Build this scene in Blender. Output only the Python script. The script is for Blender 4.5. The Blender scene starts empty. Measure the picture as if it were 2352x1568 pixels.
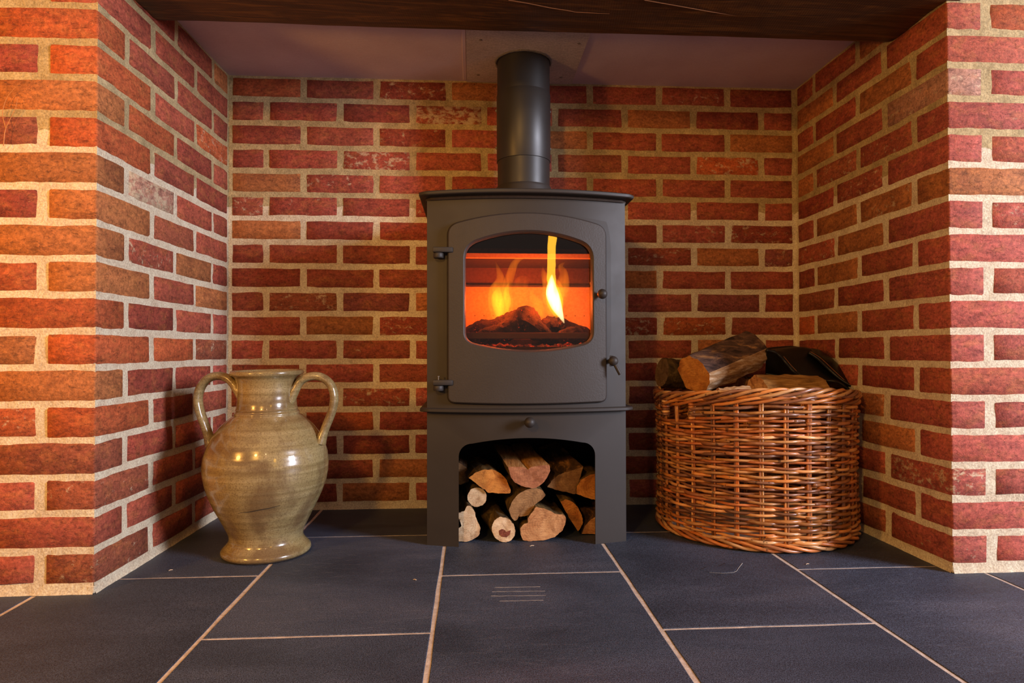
import bpy, bmesh, math, random
import numpy as np
from mathutils import Vector, Matrix, noise

random.seed(7)
SC = bpy.context.scene
COL = SC.collection
R = math.radians

# ------------------------------------------------------------------ camera
YAW, PITCH, ROLL, FPX = 0.0620, 0.0140, -0.0018, 1487.65
CAM = Vector((0.0, -1.3848, 0.4974))
def cam_axes():
    cy, sy, cp, sp = math.cos(YAW), math.sin(YAW), math.cos(PITCH), math.sin(PITCH)
    f = Vector((sy*cp, cy*cp, sp)); r = Vector((cy, -sy, 0)); u = r.cross(f)
    r2 = r*math.cos(ROLL) + u*math.sin(ROLL); u2 = -r*math.sin(ROLL) + u*math.cos(ROLL)
    return r2, f, u2
CR, CF, CU = cam_axes()
cd = bpy.data.cameras.new('camera'); cam = bpy.data.objects.new('camera', cd); COL.objects.link(cam)
M = Matrix((CR, CU, -CF)).transposed().to_4x4(); M.translation = CAM
cam.matrix_world = M
cd.sensor_width = 36; cd.lens = 36*FPX/2352; cd.clip_start = 0.02
SC.camera = cam

# ------------------------------------------------------------------ world, lights, exposure
SC.view_settings.view_transform = 'Standard'; SC.view_settings.look = 'None'
SC.view_settings.gamma = 1; SC.view_settings.use_curve_mapping = False
SC.view_settings.exposure = 0.0
try:
    SC.cycles.use_denoising = True
    SC.cycles.max_bounces = 8; SC.cycles.diffuse_bounces = 4; SC.cycles.sample_clamp_indirect = 4.0
except Exception: pass
w = bpy.data.worlds.new('room_light'); SC.world = w; w.use_nodes = True
w.node_tree.nodes['Background'].inputs[0].default_value = (0.70, 0.56, 0.52, 1)
w.node_tree.nodes['Background'].inputs[1].default_value = 0.26

def area(name, loc, aim, sx, sy, power, col, spread=180):
    l = bpy.data.lights.new(name, 'AREA'); l.shape = 'RECTANGLE'; l.size = sx; l.size_y = sy
    l.energy = power; l.color = col; l.spread = R(spread)
    o = bpy.data.objects.new(name, l); COL.objects.link(o); o.location = loc
    o.rotation_euler = (Vector(aim)-Vector(loc)).to_track_quat('-Z', 'Y').to_euler(); return o
def point(name, loc, power, col, rad):
    l = bpy.data.lights.new(name, 'POINT'); l.energy = power; l.color = col; l.shadow_soft_size = rad
    o = bpy.data.objects.new(name, l); COL.objects.link(o); o.location = loc; return o
area('window_daylight', (3.6, -1.9, 1.35), (-0.6, 0.25, 0.45), 0.9, 1.2, 215, (0.86, 0.87, 1.0))
point('table_lamp_light', (-1.45, -1.00, 0.85), 50, (1.0, 0.45, 0.08), 0.10)
point('room_lamp_light', (-0.72, -1.95, 1.45), 74, (1.0, 0.50, 0.10), 0.09)
area('glass_reflection_light', (0.87, -2.10, 1.06), (0.20, 0.25, 0.70), 0.18, 0.36, 3.2, (1.0, 0.48, 0.03))  # unseen warm panel added so its reflection makes the bright column in the glass
point('ceiling_lamp_light', (0.10, -2.2, 1.75), 9, (1.0, 0.60, 0.30), 0.04)

# ------------------------------------------------------------------ helpers
def at(px, py, Y):
    """point of the plane Y=const (metres into the recess) seen at photo pixel px, py"""
    d = CF + CR*((px-1176)/FPX) + CU*((784-py)/FPX)
    return CAM + d*((Y-CAM.y)/d.y)

def tag(o, label=None, cat=None, group=None, kind=None):
    if label: o['label'] = label
    if cat: o['category'] = cat
    if group: o['group'] = group
    if kind: o['kind'] = kind
    return o

def empty(name, loc, label=None, cat=None, group=None):
    o = bpy.data.objects.new(name, None); COL.objects.link(o); o.location = loc
    o.empty_display_size = 0.05
    return tag(o, label, cat, group)

def link(name, me, parent=None, origin=(0,0,0)):
    o = bpy.data.objects.new(name, me); COL.objects.link(o)
    origin = Vector(origin)
    if parent is not None:
        o.parent = parent
        q, base = parent, Vector((0,0,0))
        while q is not None: base += q.location; q = q.parent
        o.location = origin - base
    else: o.location = origin
    return o

def mesh(verts, faces, mat, origin=(0,0,0), smooth=False):
    ox, oy, oz = origin
    me = bpy.data.meshes.new('m')
    me.from_pydata([(v[0]-ox, v[1]-oy, v[2]-oz) for v in verts], [], faces)
    if mat: me.materials.append(mat)
    if smooth: me.polygons.foreach_set('use_smooth', [True]*len(me.polygons))
    me.update(); return me

def mk(name, vf, mat, parent=None, origin=None, smooth=False, sharp=None):
    """verts in world coordinates -> object with its origin at `origin`"""
    v, f = vf
    if origin is None:
        n = len(v); origin = (sum(a[0] for a in v)/n, sum(a[1] for a in v)/n, min(a[2] for a in v))
    me = mesh(v, f, mat, origin, smooth)
    bm = bmesh.new(); bm.from_mesh(me); bmesh.ops.recalc_face_normals(bm, faces=bm.faces)
    bm.to_mesh(me); bm.free()
    if smooth and sharp: me.set_sharp_from_angle(angle=R(sharp))
    return link(name, me, parent, origin)

def join(*vfs):
    V, F = [], []
    for v, f in vfs:
        n = len(V); V += [tuple(a) for a in v]; F += [tuple(i+n for i in q) for q in f]
    return V, F

def box(x0, x1, y0, y1, z0, z1, bev=0.0, seg=2):
    bm = bmesh.new(); bmesh.ops.create_cube(bm, size=1)
    for v in bm.verts:
        v.co = Vector(((x0+x1)/2+v.co.x*(x1-x0), (y0+y1)/2+v.co.y*(y1-y0), (z0+z1)/2+v.co.z*(z1-z0)))
    if bev: bmesh.ops.bevel(bm, geom=list(bm.edges), offset=bev, segments=seg, affect='EDGES', profile=0.5)
    V = [tuple(v.co) for v in bm.verts]; F = [tuple(v.index for v in f.verts) for f in bm.faces]
    bm.free(); return V, F

def tube(pts, rad, sides=8, closed=False, flat=1.0):
    pts = [Vector(p) for p in pts]; n = len(pts)
    if not hasattr(rad, '__len__'): rad = [rad]*n
    V, F = [], []
    up = Vector((0,0,1)); prev = None
    for i, p in enumerate(pts):
        a = pts[(i-1) % n] if closed or i > 0 else p
        b = pts[(i+1) % n] if closed or i < n-1 else p
        t = (b-a).normalized()
        if prev is None:
            nrm = up - t*up.dot(t)
            if nrm.length < 0.1: nrm = Vector((1,0,0)) - t*t.x
        else: nrm = prev - t*prev.dot(t)
        nrm.normalize(); prev = nrm; bi = t.cross(nrm)
        for k in range(sides):
            an = 2*math.pi*k/sides
            V.append(tuple(p + (nrm*math.cos(an) + bi*math.sin(an)*flat)*rad[i]))
    m = n if closed else n-1
    for i in range(m):
        for k in range(sides):
            a = i*sides+k; b = i*sides+(k+1) % sides
            c = ((i+1) % n)*sides+(k+1) % sides; d = ((i+1) % n)*sides+k
            F.append((a, b, c, d))
    if not closed:
        F.append(tuple(range(sides))[::-1]); F.append(tuple((n-1)*sides+k for k in range(sides)))
    return V, F

def lathe(prof, cx, cy, seg=48, z0=0.0, cap=True):
    V, F = [], []
    for r, z in prof:
        for k in range(seg):
            a = 2*math.pi*k/seg; V.append((cx+r*math.cos(a), cy+r*math.sin(a), z0+z))
    for i in range(len(prof)-1):
        for k in range(seg):
            F.append((i*seg+k, i*seg+(k+1) % seg, (i+1)*seg+(k+1) % seg, (i+1)*seg+k))
    if cap:
        F.append(tuple(range(seg))[::-1]); F.append(tuple((len(prof)-1)*seg+k for k in range(seg)))
    return V, F

def lathe_axis(prof, base, axis, seg=24):
    """prof = (radius, distance along axis)"""
    axis = Vector(axis).normalized(); base = Vector(base)
    q = Vector((0,0,1)).rotation_difference(axis).to_matrix()
    V, F = lathe(prof, 0, 0, seg)
    return [tuple(base + q @ Vector(v)) for v in V], F

def smooth_path(pts, n):
    """Catmull-Rom resample"""
    P = [Vector(p) for p in pts]; out = []
    m = len(P)-1
    for i in range(n):
        t = i/(n-1)*m; k = min(int(t), m-1); u = t-k
        p0, p1, p2, p3 = P[max(k-1,0)], P[k], P[k+1], P[min(k+2,m)]
        out.append(0.5*((2*p1)+(-p0+p2)*u+(2*p0-5*p1+4*p2-p3)*u*u+(-p0+3*p1-3*p2+p3)*u**3))
    return out

def srgb(r, g, b):
    f = lambda c: (c/255)/12.92 if c/255 <= 0.04045 else ((c/255+0.055)/1.055)**2.4
    return (f(r), f(g), f(b), 1.0)

# ------------------------------------------------------------------ materials
class NT:
    def __init__(s, name):
        s.m = bpy.data.materials.new(name); s.m.use_nodes = True; s.t = s.m.node_tree
        s.b = s.t.nodes['Principled BSDF']; s.out = s.t.nodes['Material Output']
    def n(s, typ, **kw):
        q = s.t.nodes.new(typ)
        for k, v in kw.items():
            if k.startswith('_'): setattr(q, k[1:], v)
        for k, v in kw.items():
            if not k.startswith('_'):
                key = int(k[1:]) if k[0] == 'i' and k[1:].isdigit() else k
                s.set(q.inputs[key], v)
        return q
    def set(s, inp, v):
        if isinstance(v, bpy.types.NodeSocket): s.t.links.new(v, inp)
        else: inp.default_value = v
    def coord(s, kind='Object', scale=(1,1,1), rnd=False):
        c = s.n('ShaderNodeTexCoord').outputs[kind]
        if rnd:
            r = s.n('ShaderNodeObjectInfo').outputs['Random']
            v = s.n('ShaderNodeVectorMath', _operation='SCALE', i0=(37.0, 91.0, 53.0), Scale=r).outputs[0]
            c = s.n('ShaderNodeVectorMath', _operation='ADD', i0=c, i1=v).outputs[0]
        return s.n('ShaderNodeMapping', Vector=c, Scale=scale).outputs[0]
    def noise(s, vec, scale, detail=4, rough=0.55, dist=0.0):
        return s.n('ShaderNodeTexNoise', Vector=vec, Scale=scale, Detail=detail, Roughness=rough, Distortion=dist).outputs['Fac']
    def ramp(s, fac, stops, interp='LINEAR'):
        q = s.n('ShaderNodeValToRGB', Fac=fac); cr = q.color_ramp; cr.interpolation = interp
        while len(cr.elements) < len(stops): cr.elements.new(0.5)
        for e, (p, c) in zip(cr.elements, stops):
            e.position = p; e.color = c if hasattr(c, '__len__') else (c, c, c, 1)
        return q.outputs[0]
    def mix(s, fac, a, b, mode='MIX'):
        q = s.n('ShaderNodeMix', _data_type='RGBA', _blend_type=mode)
        s.set(q.inputs[0], fac); s.set(q.inputs[6], a); s.set(q.inputs[7], b); return q.outputs[2]
    def math(s, op, a, b=0.0, clamp=False):
        q = s.n('ShaderNodeMath', _operation=op, _use_clamp=clamp); s.set(q.inputs[0], a); s.set(q.inputs[1], b); return q.outputs[0]
    def bump(s, h, strength=0.5, dist=0.002, normal=None):
        q = s.n('ShaderNodeBump', Height=h, Strength=strength, Distance=dist)
        if normal is not None: s.set(q.inputs['Normal'], normal)
        return q.outputs[0]
    def fin(s, color=None, rough=None, normal=None, **kw):
        if color is not None: s.set(s.b.inputs['Base Color'], color)
        if rough is not None: s.set(s.b.inputs['Roughness'], rough)
        if normal is not None: s.set(s.b.inputs['Normal'], normal)
        for k, v in kw.items(): s.set(s.b.inputs[k.replace('_', ' ')], v)
        return s.m

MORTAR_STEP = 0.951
def mortar_colour(t):
    pos = t.n('ShaderNodeNewGeometry').outputs['Position']
    z = t.n('ShaderNodeSeparateXYZ', Vector=pos).outputs[2]
    nz = t.noise(pos, 30, 3)
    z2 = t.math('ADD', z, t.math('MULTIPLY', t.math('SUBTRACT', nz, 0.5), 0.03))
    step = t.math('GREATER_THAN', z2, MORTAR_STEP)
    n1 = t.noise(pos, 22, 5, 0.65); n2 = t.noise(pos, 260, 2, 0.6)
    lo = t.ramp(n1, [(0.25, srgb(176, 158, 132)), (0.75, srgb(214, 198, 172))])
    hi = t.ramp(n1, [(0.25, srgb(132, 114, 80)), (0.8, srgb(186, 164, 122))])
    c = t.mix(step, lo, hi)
    return t.mix(0.55, c, t.ramp(n2, [(0.3, (0.35,0.35,0.35,1)), (0.7, (0.95,0.95,0.95,1))]), 'OVERLAY'), pos, n1, n2

def mat_mortar():
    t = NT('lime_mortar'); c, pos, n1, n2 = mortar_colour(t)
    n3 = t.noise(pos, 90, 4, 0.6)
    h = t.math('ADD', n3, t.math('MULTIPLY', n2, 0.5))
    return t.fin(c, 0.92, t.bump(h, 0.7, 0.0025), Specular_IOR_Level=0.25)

def mat_brick():
    t = NT('handmade_brick'); v = t.coord('Object', rnd=True)
    oi = t.n('ShaderNodeObjectInfo'); base = oi.outputs['Color']; lime = oi.outputs['Alpha']
    vs = t.n('ShaderNodeMapping', Vector=v, Scale=(1, 1, 1.8)).outputs[0]
    big = t.noise(vs, 14, 5, 0.6, 0.4); mid = t.noise(vs, 55, 5, 0.65); fine = t.noise(v, 330, 3, 0.6)
    dark = t.mix(1.0, base, (0.66, 0.58, 0.62, 1), 'MULTIPLY')
    ochre = t.mix(0.40, base, srgb(176, 112, 58))
    c = t.mix(t.ramp(big, [(0.34, 0.75), (0.50, 0.0)]), base, dark)
    c = t.mix(t.math('MULTIPLY', t.ramp(t.noise(vs, 24, 4, 0.6), [(0.50, 0.0), (0.66, 1.0)]), 0.75), c, ochre)
    c = t.mix(0.7, c, t.ramp(mid, [(0.3, 0.28), (0.7, 0.70)]), 'OVERLAY')
    gr = t.noise(v, 150, 4, 0.7)
    c = t.mix(0.6, c, t.ramp(gr, [(0.34, 0.25), (0.66, 0.75)]), 'OVERLAY')
    c = t.mix(t.math('MULTIPLY', t.ramp(fine, [(0.60, 0.0), (0.75, 1.0)]), 0.5), c, srgb(196, 140, 96))
    c = t.mix(t.math('MULTIPLY', t.ramp(t.noise(v, 210, 2), [(0.68, 0.0), (0.73, 1.0)]), 0.7), c, srgb(70, 28, 22))
    # limewash remains
    ln = t.noise(t.n('ShaderNodeMapping', Vector=v, Scale=(1, 1, 1.4)).outputs[0], 42, 6, 0.72, 0.35)
    th = t.math('SUBTRACT', 0.80, t.math('MULTIPLY', lime, 0.36))
    lf = t.math('MULTIPLY', t.math('SUBTRACT', ln, th), 9.0, True)
    c = t.mix(t.math('MULTIPLY', lf, 0.8), c, srgb(206, 184, 150))
    # mortar smeared over the arrises
    e = t.n('ShaderNodeAttribute', _attribute_name='edge').outputs['Fac']
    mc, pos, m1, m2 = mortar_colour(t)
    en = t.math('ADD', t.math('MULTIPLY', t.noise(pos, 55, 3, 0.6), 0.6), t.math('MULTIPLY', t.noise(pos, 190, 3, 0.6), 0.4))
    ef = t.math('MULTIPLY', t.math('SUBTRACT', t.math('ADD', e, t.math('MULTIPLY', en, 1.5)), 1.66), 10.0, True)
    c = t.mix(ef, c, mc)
    groove = t.ramp(t.noise(t.n('ShaderNodeMapping', Vector=v, Scale=(1, 1, 2.2)).outputs[0], 48, 6, 0.75, 1.2), [(0.34, 0.0), (0.44, 1.0)])
    h = t.math('ADD', t.math('MULTIPLY', mid, 0.6), t.math('ADD', t.math('MULTIPLY', fine, 0.4), t.math('MULTIPLY', gr, 0.5)))
    h = t.math('ADD', h, t.math('MULTIPLY', groove, 0.5))
    return t.fin(c, 0.82, t.bump(h, 0.75, 0.0028), Specular_IOR_Level=0.35)

def mat_slate():
    t = NT('riven_slate'); v = t.coord('Object', rnd=True)
    a = t.noise(t.n('ShaderNodeMapping', Vector=v, Scale=(1.0, 2.0, 1), Rotation=(0, 0, 0.35)).outputs[0], 2.4, 4, 0.55, 0.6)
    b = t.noise(v, 560, 2, 0.8); rv = t.noise(t.n('ShaderNodeMapping', Vector=v, Scale=(9, 42, 1), Rotation=(0, 0, 0.4)).outputs[0], 2.0, 4, 0.6, 0.8)
    c = t.ramp(a, [(0.3, srgb(46, 54, 70)), (0.55, srgb(66, 74, 92)), (0.75, srgb(86, 90, 106))])
    c = t.mix(0.95, c, t.ramp(b, [(0.38, 0.12), (0.64, 0.90)]), 'OVERLAY')
    rn = t.n('ShaderNodeObjectInfo').outputs['Random']
    c = t.mix(1.0, c, t.ramp(rn, [(0.0, 0.78), (1.0, 1.0)]), 'MULTIPLY')
    lin = t.noise(t.n('ShaderNodeMapping', Vector=v, Scale=(7, 38, 1), Rotation=(0, 0, 0.4)).outputs[0], 2.6, 5, 0.65, 1.0)
    c = t.mix(t.math('MULTIPLY', t.ramp(lin, [(0.60, 0.0), (0.63, 1.0), (0.66, 0.0)]), t.math('MULTIPLY', t.math('MULTIPLY', rn, rn), 0.30)), c, srgb(136, 134, 142))
    c = t.mix(t.math('MULTIPLY', t.ramp(t.noise(v, 600, 1), [(0.66, 0.0), (0.72, 1.0)]), 0.35), c, srgb(125, 125, 135))
    rvl = t.ramp(rv, [(0.44, 0.0), (0.5, 1.0), (0.56, 0.2)])
    h = t.math('ADD', t.math('MULTIPLY', b, 0.7), t.math('MULTIPLY', t.math('MULTIPLY', rvl, rn), 0.6))
    h = t.math('ADD', h, t.math('MULTIPLY', t.noise(v, 60, 3), 0.6))
    return t.fin(c, t.ramp(b, [(0.3, 0.48), (0.7, 0.68)]), t.bump(h, 0.55, 0.0012), Specular_IOR_Level=0.45)

def mat_grout():
    t = NT('floor_grout'); v = t.coord('Object'); b = t.noise(v, 60, 5, 0.7); f = t.noise(v, 500, 2)
    c = t.ramp(b, [(0.3, srgb(172, 152, 138)), (0.7, srgb(222, 206, 192))])
    return t.fin(c, 0.9, t.bump(t.math('ADD', b, f), 0.5, 0.001))

def mat_plaster(name='plaster', c0=(150,132,132), c1=(172,152,150), streak=0.0):
    t = NT(name); v = t.coord('Object'); a = t.noise(v, 5, 4, 0.5); b = t.noise(t.n('ShaderNodeMapping', Vector=v, Scale=(1, 6, 1)).outputs[0], 40, 4, 0.6)
    f = t.noise(v, 180, 3)
    c = t.ramp(a, [(0.3, srgb(*c0)), (0.7, srgb(*c1))])
    c = t.mix(0.10+streak, c, t.ramp(t.math('ADD', t.math('MULTIPLY', b, 0.5), t.math('MULTIPLY', f, 0.5)), [(0.35, 0.2), (0.65, 0.85)]), 'OVERLAY')
    return t.fin(c, 0.7, t.bump(t.math('ADD', b, f), 0.25, 0.001))

def mat_oak():
    t = NT('dark_oak'); v = t.coord('Object')
    g = t.noise(t.n('ShaderNodeMapping', Vector=v, Scale=(1.2, 14, 14)).outputs[0], 3.2, 6, 0.65, 1.6)
    saw = t.n('ShaderNodeTexWave', _wave_type='BANDS', _bands_direction='X', Vector=t.n('ShaderNodeMapping', Vector=v, Rotation=(0, 0, 0.12)).outputs[0], Scale=55, Distortion=1.5, Detail=2).outputs['Fac']
    k = t.noise(v, 5, 3, 0.5, 2.0)
    c = t.ramp(g, [(0.28, srgb(34, 19, 9)), (0.5, srgb(72, 42, 18)), (0.72, srgb(122, 78, 32))])
    c = t.mix(t.math('MULTIPLY', t.ramp(k, [(0.58, 0.0), (0.72, 1.0)]), 0.55), c, srgb(22, 12, 8))
    h = t.math('ADD', t.math('MULTIPLY', g, 1.0), t.math('MULTIPLY', saw, 0.12))
    return t.fin(c, 0.55, t.bump(h, 0.5, 0.003))

def mat_metal(name, col, rough=0.45, bump=0.12, scale=500, spec=0.5, dist=0.0006):
    t = NT(name); v = t.coord('Object'); a = t.noise(v, 6, 4, 0.6); f = t.noise(v, scale, 3, 0.6)
    c = t.mix(0.35, srgb(*col), t.ramp(a, [(0.3, 0.35), (0.7, 0.62)]), 'OVERLAY')
    r = t.math('ADD', rough-0.06, t.math('MULTIPLY', t.noise(v, 18, 3), 0.12))
    return t.fin(c, r, t.bump(f, bump, dist), Specular_IOR_Level=spec)

def mat_plain(name, col, rough=0.6, bump=0.3, scale=120, dist=0.001, **kw):
    t = NT(name); v = t.coord('Object'); f = t.noise(v, scale, 4)
    c = t.mix(0.4, srgb(*col), t.ramp(f, [(0.3, 0.3), (0.7, 0.7)]), 'OVERLAY')
    return t.fin(c, rough, t.bump(f, bump, dist), **kw)

def mat_emit(name, col, strength):
    t = NT(name); t.t.nodes.remove(t.b)
    e = t.n('ShaderNodeEmission', Color=col, Strength=strength)
    t.t.links.new(e.outputs[0], t.out.inputs['Surface']); return t.m

def mat_flame(name, col, density):
    t = NT(name); t.t.nodes.remove(t.b)
    v = t.coord('Object')
    n = t.noise(t.n('ShaderNodeMapping', Vector=v, Scale=(1, 1, 0.25)).outputs[0], 60, 2, 0.5)
    s = t.math('MULTIPLY', t.ramp(n, [(0.3, 0.45), (0.7, 1.3)]), density)
    e = t.n('ShaderNodeEmission', Color=col, Strength=s)
    t.t.links.new(e.outputs[0], t.out.inputs['Volume']); return t.m

def mat_glass():
    t = NT('stove_glass'); t.t.nodes.remove(t.b)
    lw = t.n('ShaderNodeFresnel', IOR=1.5)
    tr = t.n('ShaderNodeBsdfTransparent', Color=(0.93, 0.88, 0.80, 1)); gl = t.n('ShaderNodeBsdfGlossy', Color=(1, 1, 1, 1), Roughness=0.02)
    mx = t.n('ShaderNodeMixShader', i0=lw.outputs[0], i1=tr.outputs[0], i2=gl.outputs[0])
    t.t.links.new(mx.outputs[0], t.out.inputs['Surface']); return t.m

def mat_bark(name, c0, c1, c2, sc=(1, 0.35, 1)):
    t = NT(name); v = t.coord('Object', rnd=True)
    a = t.noise(t.n('ShaderNodeMapping', Vector=v, Scale=sc).outputs[0], 38, 5, 0.7, 0.8); f = t.noise(v, 260, 3)
    c = t.ramp(a, [(0.32, srgb(*c0)), (0.52, srgb(*c1)), (0.72, srgb(*c2))])
    return t.fin(c, 0.85, t.bump(t.math('ADD', a, t.math('MULTIPLY', f, 0.3)), 0.9, 0.004), Specular_IOR_Level=0.3)

def mat_endgrain(name, c0, c1, crack=0.7):
    t = NT(name); v0 = t.n('ShaderNodeTexCoord').outputs['Object']
    v = t.coord('Object', rnd=True)
    w_ = t.n('ShaderNodeTexWave', _wave_type='RINGS', _rings_direction='Y', Vector=v0, Scale=48, Distortion=6.0, Detail=4).outputs['Fac']
    n = t.noise(v, 26, 5, 0.65, 0.8); f = t.noise(v, 400, 2); saw = t.noise(t.n('ShaderNodeMapping', Vector=v, Scale=(1, 1, 9), Rotation=(0, 0.6, 0)).outputs[0], 60, 3)
    c = t.ramp(n, [(0.3, srgb(*c0)), (0.68, srgb(*c1))])
    c = t.mix(t.math('MULTIPLY', t.ramp(t.noise(v, 12, 3), [(0.4, 0.0), (0.65, 1.0)]), 0.30), c, t.ramp(w_, [(0.0, 0.25), (1.0, 0.65)]), 'OVERLAY')
    pt = t.noise(v, 15, 4, 0.6, 1.0)
    c = t.mix(t.math('MULTIPLY', t.ramp(pt, [(0.50, 0.0), (0.60, 1.0)]), 0.55), c, t.mix(1.0, c, srgb(176, 150, 128), 'MULTIPLY'))
    c = t.mix(0.35, c, t.ramp(saw, [(0.3, 0.25), (0.7, 0.75)]), 'OVERLAY')
    cr = t.ramp(t.noise(v, 30, 3, 0.6, 2.0), [(0.485, 0.0), (0.5, 1.0), (0.515, 0.0)])
    c = t.mix(t.math('MULTIPLY', cr, 0.55*crack), c, srgb(60, 34, 18))
    return t.fin(c, 0.8, t.bump(t.math('ADD', saw, f), 0.5, 0.0015), Specular_IOR_Level=0.3)

def mat_split(name, c0, c1, c2, axis=(8, 0.8, 8)):
    t = NT(name); v = t.coord('Object', rnd=True)
    a = t.noise(t.n('ShaderNodeMapping', Vector=v, Scale=axis).outputs[0], 14, 6, 0.7, 0.5)
    c = t.ramp(a, [(0.3, srgb(*c0)), (0.5, srgb(*c1)), (0.7, srgb(*c2))])
    return t.fin(c, 0.75, t.bump(a, 0.8, 0.003), Specular_IOR_Level=0.3)

def mat_wicker():
    t = NT('wicker'); v = t.coord('Object', rnd=True); oc = t.n('ShaderNodeObjectInfo').outputs['Color']
    a = t.noise(v, 14, 3, 0.6); s = t.noise(t.n('ShaderNodeMapping', Vector=v, Scale=(1, 1, 6)).outputs[0], 60, 4)
    c = t.mix(t.math('MULTIPLY', t.ramp(a, [(0.45, 0.0), (0.68, 1.0)]), 0.6), oc, srgb(122, 70, 34))
    c = t.mix(0.5, c, t.ramp(s, [(0.3, 0.28), (0.7, 0.72)]), 'OVERLAY')
    kn = t.ramp(t.noise(v, 45, 2, 0.5), [(0.66, 0.0), (0.70, 1.0)])
    c = t.mix(t.math('MULTIPLY', kn, 0.75), c, srgb(48, 24, 14))
    return t.fin(c, 0.30, t.bump(s, 0.3, 0.0008), Specular_IOR_Level=0.6)

def mat_glaze():
    t = NT('stoneware_glaze'); v = t.coord('Object')
    band = t.noise(t.n('ShaderNodeMapping', Vector=v, Scale=(0.6, 0.6, 26)).outputs[0], 3.0, 5, 0.65, 0.3)
    blot = t.noise(t.n('ShaderNodeMapping', Vector=v, Scale=(1, 1, 0.8)).outputs[0], 8, 4, 0.55, 0.5)
    vert = t.noise(t.n('ShaderNodeMapping', Vector=v, Scale=(20, 20, 1.1)).outputs[0], 14, 5, 0.75)
    ring = t.n('ShaderNodeTexWave', _wave_type='BANDS', _bands_direction='Z', Vector=v, Scale=17, Distortion=1.2, Detail=2).outputs['Fac']
    c = t.ramp(band, [(0.3, srgb(126, 108, 70)), (0.5, srgb(150, 132, 90)), (0.72, srgb(174, 156, 114))])
    c = t.mix(t.math('MULTIPLY', t.ramp(blot, [(0.48, 0.0), (0.60, 1.0)]), 0.75), c, srgb(104, 80, 52))
    c = t.mix(t.math('MULTIPLY', t.ramp(vert, [(0.54, 0.0), (0.72, 1.0)]), 0.5), c, srgb(84, 58, 34))
    c = t.mix(t.math('MULTIPLY', t.ramp(t.noise(v, 300, 2), [(0.5, 0.0), (0.62, 1.0)]), 0.45), c, srgb(96, 72, 46))
    h = t.math('ADD', t.math('MULTIPLY', ring, 0.5), t.math('MULTIPLY', band, 0.35))
    return t.fin(c, 0.24, t.bump(h, 0.35, 0.0022), Coat_Weight=0.6, Coat_Roughness=0.06)

MM = dict(
    mortar=mat_mortar(), brick=mat_brick(), slate=mat_slate(), grout=mat_grout(), oak=mat_oak(),
    plaster=mat_plaster('plaster', (192,172,182), (208,190,198)), board=mat_plaster('cement_board', (170,158,152), (196,184,178), 0.35),
    stove=mat_metal('stove_paint', (49,44,41), 0.52, 0.10, 700, 0.38), door=mat_metal('door_paint', (56,50,47), 0.56, 0.55, 230, 0.42, 0.0009),
    flue=mat_metal('flue_enamel', (44,42,41), 0.42, 0.06, 700), inner=mat_plain('stand_inside', (40,34,30), 0.8),
    screw=mat_metal('screw_steel', (120,112,104), 0.3, 0.05), vermic=mat_plain('fire_board', (206,170,130), 0.9, 0.4, 160),
    upper=mat_plain('brown_fire_board', (96,66,44), 0.9, 0.4, 120), soot=mat_plain('sooty_iron', (58,46,38), 0.8, 0.5, 90), char=mat_plain('charred_wood', (34,24,20), 0.9, 1.0, 60, 0.006),
    glass=mat_glass(), seal=mat_plain('fire_cement', (120,112,104), 0.95, 0.9, 160, 0.004),
    bark=mat_bark('log_bark', (38,27,14), (88,66,32), (134,108,60)), bark2=mat_bark('dark_bark', (26,17,13), (74,50,32), (160,112,66)),
    bark_grey=mat_bark('grey_bark', (38,27,26), (96,72,62), (184,138,88), (0.35, 0.5, 1.6)),
    end_pale=mat_endgrain('pale_end_grain', (198,160,118), (228,202,166)), end_orange=mat_endgrain('orange_end_grain', (160,92,36), (206,140,66)),
    end_brown=mat_endgrain('brown_end_grain', (118,84,52), (166,128,86)), end_red=mat_endgrain('red_end_grain', (138,80,54), (178,122,86)),
    heart=mat_endgrain('heartwood_red', (104,52,36), (140,76,56)), end_tan=mat_endgrain('tan_end_grain', (160,104,64), (206,156,106)),
    split=mat_split('split_wood', (112,72,38), (160,112,62), (196,150,96)), split_y=mat_split('split_wood_crosswise', (128,86,50), (196,154,108), (240,220,190), (0.7,2.5,9)),
    split_yellow=mat_split('yellow_split_wood', (104,72,36), (160,116,60), (204,160,94), (0.9,3,9)),
    wicker=mat_wicker(), glaze=mat_glaze(),
    leather=mat_plain('black_leather', (9,8,8), 0.42, 0.5, 90, 0.0015), piping=mat_plain('leather_piping', (14,12,12), 0.36, 0.3, 200),
    trim_tan=mat_plain('worn_tan_edge', (140,88,48), 0.5), straw=mat_plain('straw', (190,120,50), 0.6),
    splinter=mat_plain('splinter_wood', (214,190,160), 0.7), scratch=mat_plain('scratched_slate', (150,140,132), 0.8),
)

# ------------------------------------------------------------------ setting: walls of brick in mortar
CM = 0.075; Z0 = 0.014; JW = 0.013; NC = 18; MOD = 0.228
XLF, XLB, XRF, XRB, DEP = -0.773, -0.757, 1.068, 1.069, 0.684
CEIL = 1.362
rng = np.random.default_rng(5)

def vnoise(nu, nv, cells_u, cells_v):
    g = rng.random((cells_v+2, cells_u+2))
    u = np.linspace(0, cells_u, nu); v = np.linspace(0, cells_v, nv)
    iu = np.minimum(u.astype(int), cells_u); iv = np.minimum(v.astype(int), cells_v)
    fu = u-iu; fv = v-iv; fu = fu*fu*(3-2*fu); fv = fv*fv*(3-2*fv)
    a = g[np.ix_(iv, iu)]; b = g[np.ix_(iv, iu+1)]; c = g[np.ix_(iv+1, iu)]; d = g[np.ix_(iv+1, iu+1)]
    return (a*(1-fu)+b*fu)*(1-fv)[:, None] + (c*(1-fu)+d*fu)*fv[:, None] - 0.5

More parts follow.
